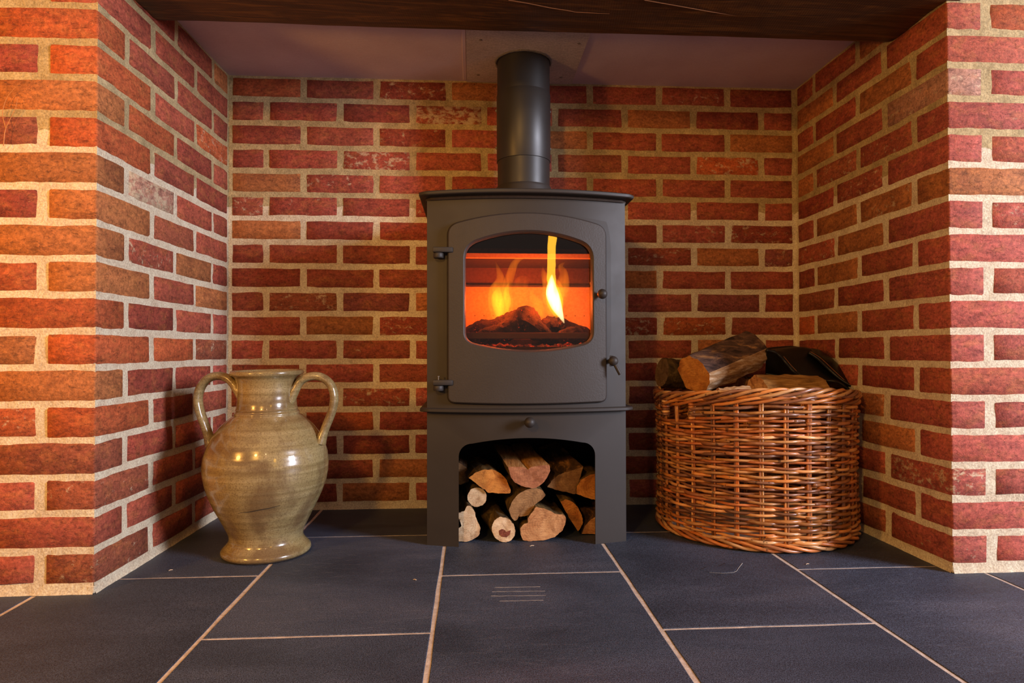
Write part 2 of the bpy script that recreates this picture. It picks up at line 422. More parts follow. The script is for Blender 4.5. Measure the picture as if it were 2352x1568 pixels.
def mortar_slab(name, a, b, z0, z1, normal, thick=0.10, step=0.007, amp=0.0028):
    """rough mortar face from plan point a to b, facing `normal`, with a body behind it"""
    a = np.array(a); b = np.array(b); L = float(np.linalg.norm(b-a)); nrm = np.array(normal)
    nu = max(2, int(L/step)); nv = max(2, int((z1-z0)/step))
    d = 0.55*vnoise(nu, nv, max(1, nu//2), max(1, nv//2)) + 0.6*vnoise(nu, nv, max(1, nu//6), max(1, nv//5)) + 0.3*vnoise(nu, nv, max(1, nu//14), max(1, nv//12))
    d = d*amp
    d[:, 0] *= 0.2; d[:, -1] *= 0.2
    # the bottom bed bulges out a little over the floor
    zz = np.linspace(z0, z1, nv)
    d += (0.0045*np.exp(-(zz-z0)/0.010))[:, None]
    uu = np.linspace(0, 1, nu)
    X = a[0]+(b[0]-a[0])*uu[None, :]+d*nrm[0]; Y = a[1]+(b[1]-a[1])*uu[None, :]+d*nrm[1]
    Z = np.repeat(zz[:, None], nu, 1)
    V = np.stack([X, Y, Z], -1).reshape(-1, 3)
    idx = np.arange(nu*nv).reshape(nv, nu)
    F = np.stack([idx[:-1, :-1], idx[:-1, 1:], idx[1:, 1:], idx[1:, :-1]], -1).reshape(-1, 4)
    # body box (open at the front)
    n0 = len(V)
    uh = (b-a)/L*0.008
    q = [a+uh-nrm*0.001, b-uh-nrm*0.001, b-uh-nrm*thick, a+uh-nrm*thick]
    B = np.array([[p[0], p[1], z] for z in (z0, z1) for p in q])
    V = np.concatenate([V, B])
    ex = [(n0+1, n0+2, n0+6, n0+5), (n0+2, n0+3, n0+7, n0+6), (n0+3, n0, n0+4, n0+7), (n0+4, n0+5, n0+6, n0+7)]
    F = [tuple(r) for r in F.tolist()] + ex
    me = mesh(V.tolist(), F, MM['mortar'])
    me.polygons.foreach_set('use_smooth', [True]*len(me.polygons))
    o = link(name, me); tag(o, kind='structure'); return o

REC = 0.0028     # how far the mortar lies behind the brick faces
def brick_flat(L, H, seed):
    r = random.Random(seed); xs = [-L/2, -L/2+0.006, -L/4, 0, L/4, L/2-0.006, L/2] if L > 0.15 else [-L/2, -L/2+0.006, -L/6, L/6, L/2-0.006, L/2]
    zs = [-H/2, -H/2+0.0062, H/2-0.0062, H/2]
    P = len(xs); V = []; E = []
    for j, z in enumerate(zs):
        for i, x in enumerate(xs):
            ed = i in (0, P-1) or j in (0, 3)
            jx = r.uniform(-.0012, .0012); jz = r.uniform(-.0016, .0016)
            if i in (0, P-1) and j in (0, 3): x *= 1-0.0030/L*2; z *= 1-0.0028/H*2
            y = 0.0065 if ed else r.uniform(-.0009, .0009)
            if (i in (1, P-2)) and (j in (1, 2)): y += 0.0008
            V.append((x+jx, y, z+jz)); E.append(1.0 if ed else 0.0)
    F = [(j*P+i, j*P+i+1, (j+1)*P+i+1, (j+1)*P+i) for j in range(3) for i in range(P-1)]
    return V, F, E

def brick_corner(L1, L2, H, seed, d1, d2, n1, n2):
    """a quoin with its arris at the origin: L1 along d1 (face n1), L2 along d2 (face n2)"""
    r = random.Random(seed); d1, d2, n1, n2 = map(Vector, (d1, d2, n1, n2))
    path = [(d1*L1 - n1*0.0065, 1), (d1*(L1-0.005), 0), (d1*L1*0.5, 0), (d1*0.0045, 0), (d1*0.0008+d2*0.0008, 0), (d2*0.0045, 0), (d2*L2*0.5, 0), (d2*(L2-0.005), 0), (d2*L2 - n2*0.0065, 1)]
    inn = (-(n1+n2)*0.0065)
    zs = [-H/2, -H/2+0.006, H/2-0.006, H/2]
    V, E = [], []
    for j, z in enumerate(zs):
        for i, (p, e) in enumerate(path):
            q = Vector(p)
            if j in (0, 3):
                nn = n1 if i < 3 else (n2 if i > 5 else (n1+n2))
                if not e: q = q - nn*0.0055
            elif not e and i not in (3, 4, 5): q = q + (n1 if i < 3 else n2)*r.uniform(-.0009, .0009)
            if i in (3, 4, 5): q = q - (n1+n2)*r.uniform(0, .0007)
            V.append((q.x, q.y, z + r.uniform(-.0014, .0014))); E.append(1.0 if (e or j in (0, 3)) else 0.0)
    P = len(path)
    F = [(j*P+i, j*P+i+1, (j+1)*P+i+1, (j+1)*P+i) for j in range(3) for i in range(P-1)]
    return V, F, E

def brick_mesh(V, F, E):
    me = mesh(V, F, MM['brick'])
    bm = bmesh.new(); bm.from_mesh(me); bm.normal_update()
    bm.to_mesh(me); bm.free()
    at_ = me.attributes.new('edge', 'FLOAT', 'POINT'); at_.data.foreach_set('value', E)
    me.polygons.foreach_set('use_smooth', [True]*len(me.polygons))
    return me

PAL = {'red': (160, 78, 58), 'orange': (176, 86, 48), 'ochre': (170, 104, 60), 'brown': (150, 80, 56),
       'purple': (136, 70, 64), 'deep': (148, 66, 50), 'rose': (172, 84, 70), 'white': (182, 132, 110)}
def brick_colour(r, key=None, lime=None):
    k = key or r.choices(['red', 'deep', 'orange', 'ochre', 'brown', 'purple', 'rose'], [8, 6, 1.5, 0.8, 1.6, 0.7, 2.0])[0]
    kk_ = r.uniform(0.92, 1.07)
    c = srgb(*[max(0, min(255, v*kk_)) for v in PAL[k]])
    if lime is None: lime = r.choices([0.0, 0.3, 0.65], [6, 1.6, 1.1])[0]
    return (c[0], c[1], c[2], lime)

HB = CM-0.0088
lib_full = [brick_mesh(*brick_flat(0.215, HB, 10+i)) for i in range(8)]
lib_half = [brick_mesh(*brick_flat(0.101, HB, 40+i)) for i in range(5)]
br = random.Random(21)
def put_brick(parent, p, rz, L, key=None, lime=None):
    if L > 0.15: me = br.choice(lib_full); s = L/0.215
    else: me = br.choice(lib_half); s = L/0.101
    o = bpy.data.objects.new('brick', me); COL.objects.link(o); o.parent = parent
    o.location = (p[0], p[1], p[2]+br.uniform(-.0012, .0012))
    o.rotation_euler = (br.uniform(-.008, .008), br.uniform(-.006, .006), rz+br.uniform(-.003, .003))
    o.scale = (s, 1, 1); o.color = brick_colour(br, key, lime); return o
def zc(j): return Z0 + CM*(j+0.5)

# back wall
wb = mortar_slab('wall_back', (XLB-0.005, DEP+REC), (XRB+0.005, DEP+REC), 0, CEIL+0.02, (0, -1))
LIMEB = {(17,2):.7,(17,3):.5,(17,6):.6,(17,7):.4,(16,3):.95,(15,2):.6,(14,2):.8,(13,1):.65,(14,7):.75,(11,7):.7,(8,1):.7,(7,5):.8,(4,2):.7,(5,5):.5,(3,1):.3,(12,1):.5,(6,2):.5,(2,1):.5}
for j in range(NC):
    x = XLB; widths = [MOD]*8 if j % 2 else [MOD/2]+[MOD]*7+[MOD/2]
    for i, wd in enumerate(widths):
        L = wd-JW; li = LIMEB.get((j, i))
        key = 'ochre' if li is None and (j*7+i*3) % 13 == 0 else None
        put_brick(wb, (x+wd/2, DEP, zc(j)), 0, L, key, li); x += wd

# recess side walls and front piers, tied together by the corner bricks
dl = Vector((XLB-XLF, DEP, 0)); dl.normalize(); nl = Vector((dl.y, -dl.x, 0))
dr = Vector((XRB-XRF, DEP, 0)); dr.normalize(); nr = Vector((-dr.y, dr.x, 0))
wl = mortar_slab('wall_left', (XLF-nl.x*REC, REC+0.001), (XLB-nl.x*REC, DEP+0.05), 0, CEIL+0.03, (nl.x, nl.y))
wr = mortar_slab('wall_right', (XRF-nr.x*REC, REC+0.001), (XRB-nr.x*REC, DEP+0.05), 0, CEIL+0.03, (nr.x, nr.y))
PT = 20   # courses on the piers
ZT = Z0+CM*PT
wfl = mortar_slab('wall_front_left', (-1.72, REC), (XLF-REC+0.0006, REC), 0, ZT, (0, -1))
wfr = mortar_slab('wall_front_right', (XRF+REC-0.0006, REC), (2.10, REC), 0, ZT, (0, -1))
mk('mortar_fillet', box(XLF-0.016, XLF-0.0002, 0.0004, 0.016, 0.0, 0.0165, 0.003, 2), MM['mortar'], wfl)
mk('mortar_fillet', box(XRF+0.0002, XRF+0.016, 0.0004, 0.016, 0.0, 0.0165, 0.003, 2), MM['mortar'], wfr)
KL = {15:['orange','orange'],14:['orange','deep'],13:['ochre'],12:['orange','brown'],11:['ochre'],10:['ochre','deep'],9:['ochre'],8:['ochre','orange'],7:['orange'],6:['orange','ochre'],5:['ochre'],4:['orange','orange'],3:['brown'],2:['brown','red'],1:['red'],0:['brown','red']}
KR = {15:['red'],14:['white','rose'],13:['rose'],12:['rose','red'],11:['ochre'],10:['rose','rose'],9:['rose'],8:['rose','red'],7:['rose'],6:['rose','rose'],5:['red'],4:['rose','rose'],3:['rose'],2:['rose','rose'],1:['rose'],0:['rose','rose']}
KSIDE_L = {(12,0):'purple',(14,0):'purple',(8,0):'brown',(10,0):'brown',(9,0):'ochre',(13,0):'brown',(2,0):('purple',1.0),(0,0):('rose',.9),(11,1):('white',1.0),(14,0):('purple',.6)}
LR = {14:.8, 13:.6, 2:1.0, 0:.7, 11:.3, 3:.2, 12:.4, 10:.2, 4:.4}
for side in (0, 1):
    sx = -1 if side == 0 else 1
    XF = XLF if side == 0 else XRF; dd = dl if side == 0 else dr; nn = nl if side == 0 else nr
    pier = wfl if side == 0 else wfr; wall = wl if side == 0 else wr
    hdr = 0.099 if side == 0 else 0.084; jt = 0.018
    KK = KL if side == 0 else KR
    cl = {}
    for par in (0, 1):
        for s in range(3):
            L1, L2 = (hdr, MOD-JW) if par == 0 else (0.215, MOD/2-JW/2-0.002)
            V, F, E_ = brick_corner(L1, L2, HB, 70+s*3+par+side*11, (sx, 0, 0), dd, (0, -1, 0), nn)
            if side == 0: F = [f for f in F]
            else: F = [f[::-1] for f in F]
            cl[(par, s)] = brick_mesh(V, F, E_)
    rz = math.atan2(dd.y, dd.x) if side == 0 else math.atan2(-dd.y, -dd.x)
    for j in range(PT):
        par = j % 2
        o = bpy.data.objects.new('brick', cl[(par, br.randrange(3))]); COL.objects.link(o); o.parent = pier
        o.location = (XF, 0, zc(j)); keys = KK.get(j, ['red', 'orange'])
        ks = KSIDE_L.get((j, 0)) if side == 0 else None
        o.color = brick_colour(br, keys[0], (LR.get(j, 0)*0.8 if side else (0.55 if j in (2, 0) else 0.1)))
        # rest of the pier face
        x = (hdr if par == 0 else 0.215) + jt
        first = True
        for n_, wd in enumerate([0.215, 0.215, 0.215, 0.215]):
            if XF*sx + x + wd > (1.72 if side == 0 else 2.10): break
            put_brick(pier, (XF+sx*(x+wd/2), 0, zc(j)), 0, wd, keys[1] if len(keys) > 1 and n_ == 0 else None)
            x += wd+jt
        if j >= NC: continue
        # side wall
        widths = [MOD, MOD] if par == 0 else [MOD, MOD, MOD/2]
        s0 = MOD if par == 0 else MOD/2
        for n_, wd in enumerate(widths):
            c = dd*(s0+wd/2); kk = KSIDE_L.get((j, n_+1)) if side == 0 else None
            key, lime = (kk if isinstance(kk, tuple) else (kk, None))
            if side and key is None and br.random() < 0.25: key = 'ochre'
            put_brick(wall, (XF+c.x, c.y, zc(j)), rz if side == 0 else rz, wd-JW, key, lime)
            s0 += wd

# floor of slate tiles set in grout
fl = mk('floor', box(-2.1, 2.3, -2.65, 0.80, -0.06, -0.0012), MM['grout'], origin=(0, 0, 0)); tag(fl, kind='structure')
def slate_tile(x0, x1, y0, y1, seed):
    r = random.Random(seed); out = []; n = 9
    for k in range(n): out.append((x0+(x1-x0)*k/n, y0))
    for k in range(n): out.append((x1, y0+(y1-y0)*k/n))
    for k in range(n): out.append((x1-(x1-x0)*k/n, y1))
    for k in range(n): out.append((x0, y1-(y1-y0)*k/n))
    out = [(x+r.uniform(-.0009, .0009), y+r.uniform(-.0009, .0009)) for x, y in out]
    cx, cy = (x0+x1)/2, (y0+y1)/2; m = len(out)
    def ins(p, d): return (p[0]+(d if p[0] < cx-0.1*(x1-x0) else (-d if p[0] > cx+0.1*(x1-x0) else 0)), p[1]+(d if p[1] < cy-0.1*(y1-y0) else (-d if p[1] > cy+0.1*(y1-y0) else 0)))
    V = [(x, y, -0.006) for x, y in out] + [(x, y, -0.0013) for x, y in out] + [ins(p, 0.0013)+(0.0,) for p in out]
    F = [(k, (k+1) % m, m+(k+1) % m, m+k) for k in range(m)] + [(m+k, m+(k+1) % m, 2*m+(k+1) % m, 2*m+k) for k in range(m)]
    F.append(tuple(range(2*m, 3*m)))
    return V, F
GX = [-2.10, -1.70, -1.30, -0.890, -0.470, -0.070, 0.337, 0.736, 1.143, 1.55, 1.96, 2.28]
GY = [0.24, -0.09, 0.386, 0.090, 0.384, 0.063, 0.371, 0.050, 0.36, -0.10, 0.25]
hearth_tile = None
for c in range(11):
    y = GY[c]
    while y > -2.0: y -= 0.612
    while y < 0.70:
        y1 = min(y+0.612, 0.72)
        if y1-y > 0.02:
            vf = slate_tile(GX[c]+0.0042, GX[c+1]-0.0042, y+0.0032, y1-0.0032, c*31+int(y*10))
            o = mk('slate_tile', vf, MM['slate'], fl, origin=((GX[c]+GX[c+1])/2, (y+y1)/2, 0))
            if c == 5 and y < -0.2 < y1: hearth_tile = o
            if c == 6 and y < 0.09 < y1: chip_tile = o
        y += 0.612
# pale scratches and a flaked chip in the tiles
def on_floor(px, py, z=0.0):
    d = CF + CR*((px-1176)/FPX) + CU*((784-py)/FPX); return CAM + d*((z-CAM.z)/d.z)
for i, (a, b) in enumerate([((1136,1349),(1241,1347)), ((1130,1358.5),(1252,1357)), ((1128,1368.5),(1254,1367)), ((1147,1380),(1248,1378))]):
    p, q = on_floor(*a), on_floor(*b); rr = random.Random(i)
    pts = [p.lerp(q, k/14)+Vector((0, rr.uniform(-.0007, .0007), 0.0001)) for k in range(15)]
    o = mk('scratch', tube(pts, [0.0011*rr.uniform(.6, 1.2) for _ in pts], 4, flat=1), MM['scratch'], hearth_tile, origin=tuple(p))
    o.scale = (1, 1, 0.4)
ch = [on_floor(*p) for p in [(1607,1308),(1622,1301),(1650,1301),(1668,1292),(1680,1296),(1705,1294),(1697,1304),(1688,1314),(1660,1317),(1630,1315)]]
chv = [(p.x, p.y, 0.0003) for p in ch]
cm_ = sum(ch, Vector())/len(ch)
V = chv + [((p.x*0.86+cm_.x*0.14), (p.y*0.86+cm_.y*0.14), 0.0013) for p in ch]; n = len(ch)
mk('flake', (V, [(k, (k+1) % n, n+(k+1) % n, n+k) for k in range(n)]+[tuple(range(n, 2*n))]), MM['slate'], chip_tile, origin=tuple(cm_))
pe = [Vector((p.x, p.y, 0.0008)) for p in smooth_path([ch[5], ch[6], ch[7], ch[8], ch[9]], 14)]
mk('chipped_edge', tube(pe, [0.0010*max(0.3, 1-k/13) for k in range(14)], 4), MM['scratch'], chip_tile, origin=tuple(ch[5]))

# ceiling of the recess and masonry over the opening
def rough_sheet(x0, x1, y0, y1, z, amp, nx, ny, thick):
    V = []
    for j in range(ny+1):
        for i in range(nx+1):
            x = x0+(x1-x0)*i/nx; y = y0+(y1-y0)*j/ny
            V.append((x, y, z+amp*noise.noise(Vector((x*4, y*4, 1.3)))))
    F = [(j*(nx+1)+i, j*(nx+1)+i+1, (j+1)*(nx+1)+i+1, (j+1)*(nx+1)+i) for j in range(ny) for i in range(nx)]
    return join((V, F), box(x0, x1, y0, y1, z+abs(amp)+0.002, z+thick))
ce = mk('ceiling', rough_sheet(-0.80, 1.10, 0.10, 0.70, CEIL, 0.0015, 60, 24, 0.06), MM['plaster'], origin=(0.14, 0.4, CEIL), smooth=True, sharp=40); tag(ce, kind='structure')
wt = mk('wall_front_top', box(-1.72, 2.10, 0.012, 0.10, 1.575, 2.15), MM['plaster'], origin=(0.15, 0.05, 1.575)); tag(wt, kind='structure')

# ------------------------------------------------------------------ oak beam
def beam():
    nx, nc = 150, 44
    V = []
    for i in range(nx+1):
        t = i/nx; x = -0.786+(1.10+0.786)*t - 0.0
        zb = 1.302 + (1.284-1.302)*t; yb = 0.243+(0.212-0.243)*t
        for k in range(nc):
            a = k/nc*4; s = int(a); u = a-s
            y0_, z0_, z1_ = -0.035, zb, 1.56
            if s == 0: y, z = y0_+(yb-y0_)*u, z0_
            elif s == 1: y, z = yb, z0_+(z1_-z0_)*u
            elif s == 2: y, z = yb+(y0_-yb)*u, z1_
            else: y, z = y0_, z1_+(z0_-z1_)*u
            # rounded arrises
            for (cy_, cz_) in ((y0_, z0_), (yb, z0_)):
                d = math.hypot(y-cy_, z-cz_)
                if d < 0.012:
                    m = (0.012-d)*0.38; y += m*(1 if cy_ == y0_ else -1); z += m
            nn_ = noise.noise(Vector((x*3.0, y*9, z*9)))*0.006 + noise.noise(Vector((x*14, y*34, z*34)))*0.0016
            if s == 0: z += nn_
            elif s == 1: y += nn_
            elif s == 3: y -= nn_
            V.append((x, y, z))
    F = [(i*nc+k, i*nc+(k+1) % nc, (i+1)*nc+(k+1) % nc, (i+1)*nc+k) for i in range(nx) for k in range(nc)]
    F += [tuple(range(nc)), tuple(range(nx*nc, (nx+1)*nc))]
    return V, F
bmo = mk('oak_beam', beam(), MM['oak'], origin=(0.15, 0.1, 1.29), smooth=True, sharp=50)
tag(bmo, 'dark stained oak beam spanning the fireplace opening above the stove', 'beam')
for pts in ([(1168,0),(1215,8),(1265,18),(1305,24),(1330,28),(1400,31)], [(1480,0),(1560,14),(1640,28),(1720,40),(1800,52),(1850,56)]):
    wp = []
    for px, py in pts:
        d = CF + CR*((px-1176)/FPX) + CU*((784-py)/FPX); wp.append(CAM + d*((1.2895-0.001*len(wp)*0-CAM.z)/d.z))
    sp = smooth_path(wp, 24)
    mk('crack', tube([p+Vector((0, 0, 0.0)) for p in sp], 0.0011, 4), MM['trim_tan'], bmo, origin=tuple(wp[0]))

# ------------------------------------------------------------------ register plate round the flue
FX, FY = 0.1545, 0.530
rp = empty('register_plate', (FX, 0.50, CEIL-0.004), 'square grey board screwed to the recess ceiling around the flue pipe', 'plate')
x0, x1, y0, y1 = -0.015, 0.322, 0.26, 0.680
def plate_hole(z0, z1, rad, n=48):
    out, inn = [], []
    for k in range(n):
        a = 2*math.pi*(k+0.5)/n; c, s = math.cos(a), math.sin(a)
        tx = ((x1-FX) if c > 0 else (x0-FX))/c if abs(c) > 1e-6 else 1e9
        ty = ((y1-FY) if s > 0 else (y0-FY))/s if abs(s) > 1e-6 else 1e9
        m = min(tx, ty); out.append((FX+c*m, FY+s*m)); inn.append((FX+rad*c, FY+rad*s))
    V = [p+(z0,) for p in out]+[p+(z0,) for p in inn]+[p+(z1,) for p in out]+[p+(z1,) for p in inn]
    F = []
    for k in range(n):
        l = (k+1) % n
        F += [(k, l, n+l, n+k), (2*n+k, 2*n+l, 3*n+l, 3*n+k), (k, l, 2*n+l, 2*n+k), (n+k, n+l, 3*n+l, 3*n+k)]
    return V, F
mk('board', plate_hole(CEIL-0.006, CEIL+0.002, 0.0835), MM['board'], rp)
for px, py in ((1104,92), (1330,100), (1098,172), (1289,178)):
    d = CF + CR*((px-1176)/FPX) + CU*((784-py)/FPX); p = CAM + d*((CEIL-0.0065-CAM.z)/d.z)
    mk('screw', lathe_axis([(0.0032, 0), (0.0045, 0.0008), (0.0045, 0.0026)], (p.x, p.y, p.z-0.0012), (0, 0, 1), 10), MM['screw'], rp)
rs = random.Random(3); V = []; F = []; n = 60
for k in range(n):
    a = 2*math.pi*k/n; ro = 0.0845+rs.uniform(-.001, .002); ri = 0.0795
    for (r_, z_) in ((ri, CEIL-0.003), (ri, CEIL-0.0105+rs.uniform(0, .0015)), (ro, CEIL-0.0085+rs.uniform(-.001, .001)), (ro+0.001, CEIL-0.0045)):
        V.append((FX+r_*math.cos(a), FY+r_*math.sin(a), z_))
for k in range(n):
    for q in range(3): F.append((k*4+q, ((k+1) % n)*4+q, ((k+1) % n)*4+q+1, k*4+q+1))
mk('sealing_ring', (V, F), MM['seal'], rp, smooth=True)
mk('filler_strip', box(-0.027, -0.0155, 0.26, 0.672, CEIL-0.004, CEIL+0.001, 0.0015, 1), MM['plaster'], rp)

# ------------------------------------------------------------------ stove
SX = 0.1435; HW = 0.2585
def bow(x, y0=0.250, s=0.042): return y0 + s*((x-SX)/0.26)**2
def mirror_strip(outer, inner, thick, yoff=0.0, closed=False, edge=0.0):
    """bowed plate bounded by two matching XZ paths"""
    n = len(outer); V = []
    for dy in (0.0, thick):
        for (x, z) in outer: V.append((x, bow(x)+yoff+dy, z))
        for (x, z) in inner: V.append((x, bow(x)+yoff+dy, z))
    F = []; m = n if closed else n-1
    for k in range(m):
        l = (k+1) % n
        F += [(k, l, n+l, n+k), (2*n+k, 3*n+k, 3*n+l, 2*n+l), (k, 2*n+k, 2*n+l, l), (n+k, n+l, 3*n+l, 3*n+k)]
    if not closed:
        F += [(0, n, 3*n, 2*n), (n-1, 3*n-1, 4*n-1, 2*n-1)]
    return V, F
def loop(xl, xr, zb_s, zb_m, zt_s, zt_m, rb, rt, nb=18, nc=7, ns=10):
    """closed outline: straight sides, bowed top and bottom, smoothly rounded corners"""
    P = []; cx = (xl+xr)/2; hw = (xr-xl)/2
    def bot(x): t = (x-cx)/hw; return zb_m+(zb_s-zb_m)*t*t
    def top(x): t = (x-cx)/hw; return zt_m+(zt_s-zt_m)*t*t
    def bez(a, c, b): return [tuple((1-u)**2*a[q]+2*u*(1-u)*c[q]+u*u*b[q] for q in (0, 1)) for u in [k/(nc+1) for k in range(1, nc+1)]]
    zb1 = bot(xr-rb); sb = 2*(zb_s-zb_m)*(xr-rb-cx)/hw**2; cb = zb1+sb*rb
    zt1 = top(xr-rt); st_ = 2*(zt_s-zt_m)*(xr-rt-cx)/hw**2; ct = zt1+st_*rt
    for k in range(nb): x = xl+rb+(xr-xl-2*rb)*k/(nb-1); P.append((x, bot(x)))
    P += bez((xr-rb, zb1), (xr, cb), (xr, cb+rb))
    z0_, z1_ = cb+rb, ct-rt
    for k in range(ns): P.append((xr, z0_+(z1_-z0_)*k/(ns-1)))
    P += bez((xr, z1_), (xr, ct), (xr-rt, zt1))
    for k in range(nb): x = xr-rt-(xr-xl-2*rt)*k/(nb-1); P.append((x, top(x)))
    P += bez((xl+rt, zt1), (xl, ct), (xl, z1_))
    for k in range(ns): P.append((xl, z1_+(z0_-z1_)*k/(ns-1)))
    P += bez((xl, z0_), (xl, cb), (xl+rb, zb1))
    return P
def inset_loop(P, d):
    n = len(P); Q = []
    for i in range(n):
        a, b = P[i-1], P[(i+1) % n]; tx, tz = b[0]-a[0], b[1]-a[1]; l = math.hypot(tx, tz) or 1
        Q.append((P[i][0]-tz/l*d, P[i][1]+tx/l*d))
    return Q

st = empty('wood_burning_stove', (SX, 0.45, 0), 'charcoal steel wood burning stove on a log store stand with fire lit behind glass', 'stove')

# stand
zt = 0.3425
ns = 61
inner, outer = [], []
oxl, oxr, ozs, ozm, orr = -0.0335, 0.3165, 0.262, 0.2765, 0.034
il = [(oxl, 0.0)] + [(oxl, z) for z in np.linspace(0.02, ozs-orr, 10)]
for k in range(1, 8): a = math.pi-math.pi/2*k/8; il.append((oxl+orr+orr*math.cos(a), ozs-orr+orr*math.sin(a)))
cxo = (oxl+oxr)/2; hwo = (oxr-oxl)/2-orr
for k in range(21):
    x = oxl+orr+(oxr-oxl-2*orr)*k/20; il.append((x, ozs+(ozm-ozs)*(1-((x-cxo)/hwo)**2)))
for k in range(1, 8): a = math.pi/2-math.pi/2*k/8; il.append((oxr-orr+orr*math.cos(a), ozs-orr+orr*math.sin(a)))
il += [(oxr, z) for z in np.linspace(ozs-orr, 0.02, 10)] + [(oxr, 0.0)]
XL_, XR_ = SX-HW, SX+HW
nL = 11
ol = [(XL_, 0.0)]+[(XL_, z) for z in np.linspace(0.02, ozs-orr, 10)]
a0 = len(ol)
path = [(XL_, zt)]
for k in range(1, 8): ol.append((XL_, ozs-orr+(zt-(ozs-orr))*k/8))
for k in range(21): ol.append((XL_+(XR_-XL_)*k/20, zt))
for k in range(1, 8): ol.append((XR_, zt+((ozs-orr)-zt)*k/8))
ol += [(XR_, z) for z in np.linspace(ozs-orr, 0.02, 10)]+[(XR_, 0.0)]
sd = mk('log_store_stand', mirror_strip(ol, il, 0.005), MM['stove'], st, origin=(SX, 0.45, 0), smooth=True, sharp=40)
mk('side_panel', box(XL_, XL_+0.005, bow(XL_)+0.0045, 0.62, 0, zt, 0.001, 1), MM['stove'], st)
mk('side_panel', box(XR_-0.005, XR_, bow(XR_)+0.0045, 0.62, 0, zt, 0.001, 1), MM['stove'], st)
mk('back_panel', box(XL_+0.005, XR_-0.005, 0.614, 0.619, 0.0, zt), MM['inner'], st)

def top_plate(z0, z1, ov, fo, yb, bev, rc=0.012):
    """bow-fronted plate, overhanging the sides by ov and the front by fo"""
    pts = []; hw = HW+ov; n = 40
    for k in range(n+1):
        x = SX-hw+2*hw*k/n; y = bow(x)-fo
        e = hw-abs(x-SX)
        if e < rc: y += rc-math.sqrt(max(0, rc*rc-(rc-e)**2))
        pts.append((x, y))
    pts += [(SX+hw, yb), (SX-hw, yb)]
    m = len(pts); cx_, cy_ = SX, 0.45
    def sh(p, d): 
        return (p[0]+(d if p[0] < SX-0.05 else -d if p[0] > SX+0.05 else 0)*(1 if abs(p[0]-SX) > hw-0.02 else 0), p[1]+(d if p[1] < 0.4 else -d))
    V = []
    for d, z in ((bev, z0), (0, z0+bev), (0, z1-bev), (bev, z1)):
        V += [sh(p, d)+(z,) for p in pts]
    F = [tuple(range(m))[::-1], tuple(range(3*m, 4*m))]
    for r_ in range(3):
        for k in range(m): F.append((r_*m+k, r_*m+(k+1) % m, (r_+1)*m+(k+1) % m, (r_+1)*m+k))
    return V, F
mk('shelf', top_plate(zt-0.001, zt+0.0085, 0.018, 0.020, 0.635, 0.0018), MM['stove'], st, smooth=True, sharp=35)

# body
zb, zt2 = zt+0.0085, 0.884
win = loop(-0.0185, 0.3095, 0.520, 0.4955, 0.764, 0.7985, 0.026, 0.034)
hole = inset_loop(win, -0.012)
n = len(hole)
# outer rectangle with matching points
def to_rect(P, xl, xr, z0, z1):
    out = []; cx_, cz_ = (xl+xr)/2, (z0+z1)/2
    for x, z in P:
        dx, dz = x-cx_, z-cz_
        s = min((xr-cx_)/abs(dx) if dx else 9e9, (z1-cz_)/abs(dz) if dz else 9e9); out.append([cx_+dx*s, cz_+dz*s])
    for cxx, czz in ((xl, z0), (xl, z1), (xr, z0), (xr, z1)):
        k = min(range(len(out)), key=lambda i: (out[i][0]-cxx)**2+(out[i][1]-czz)**2); out[k] = [cxx, czz]
    return [tuple(p) for p in out]
mid = [(h[0]+(o[0]-h[0])*0.5, h[1]+(o[1]-h[1])*0.5) for h, o in zip(hole, to_rect(hole, XL_, XR_, zb, zt2))]
rect = to_rect(hole, XL_, XR_, zb, zt2)
mk('front_panel', join(mirror_strip(rect, mid, 0.005, closed=True), mirror_strip(mid, hole, 0.005, closed=True)), MM['stove'], st, smooth=True, sharp=35)
for xa in (XL_, XR_-0.005):
    mk('side_panel', box(xa, xa+0.005, bow(XL_)+0.0045, 0.61, zb, zt2, 0.0012, 2), MM['stove'], st)
mk('back_panel', box(XL_+0.005, XR_-0.005, 0.604, 0.609, zb, zt2), MM['stove'], st)
mk('under_top', top_plate(0.8835, 0.8905, 0.004, 0.006, 0.612, 0.001), MM['soot'], st, smooth=True, sharp=35)
mk('top_plate', top_plate(0.8905, 0.9010, 0.019, 0.036, 0.62, 0.0022, 0.010), MM['stove'], st, smooth=True, sharp=35)

# door
dr_ = mk('door', join(mirror_strip(loop(-0.061, 0.3465, 0.3655, 0.3625, 0.822, 0.8455, 0.016, 0.022), inset_loop(loop(-0.061, 0.3465, 0.3655, 0.3625, 0.822, 0.8455, 0.016, 0.022), 0.0025), 0.0115, -0.0105, True),), MM['door'], st, smooth=True, sharp=40)
def door_mesh():
    O = loop(-0.061, 0.3465, 0.3655, 0.3625, 0.8165, 0.8455, 0.018, 0.026)
    I = inset_loop(win, -0.003)
    rings = []
    rings.append((O, 0.0)); rings.append((O, -0.0095)); rings.append((inset_loop(O, 0.0030), -0.0125))
    for t in (0.25, 0.5, 0.75):
        rings.append(([(a[0]+(b[0]-a[0])*t, a[1]+(b[1]-a[1])*t) for a, b in zip(inset_loop(O, 0.003), I)], -0.0125))
    rings.append((I, -0.0125)); rings.append((win, -0.0095)); rings.append((inset_loop(win, 0.0035), 0.0)); rings.append((inset_loop(win, 0.0035), 0.004))
    V = []; n = len(O)
    for P, dy in rings: V += [(x, bow(x)+dy, z) for x, z in P]
    F = []
    for r_ in range(len(rings)-1):
        for k in range(n): F.append((r_*n+k, r_*n+(k+1) % n, (r_+1)*n+(k+1) % n, (r_+1)*n+k))
    return V, F
bpy.data.objects.remove(dr_)
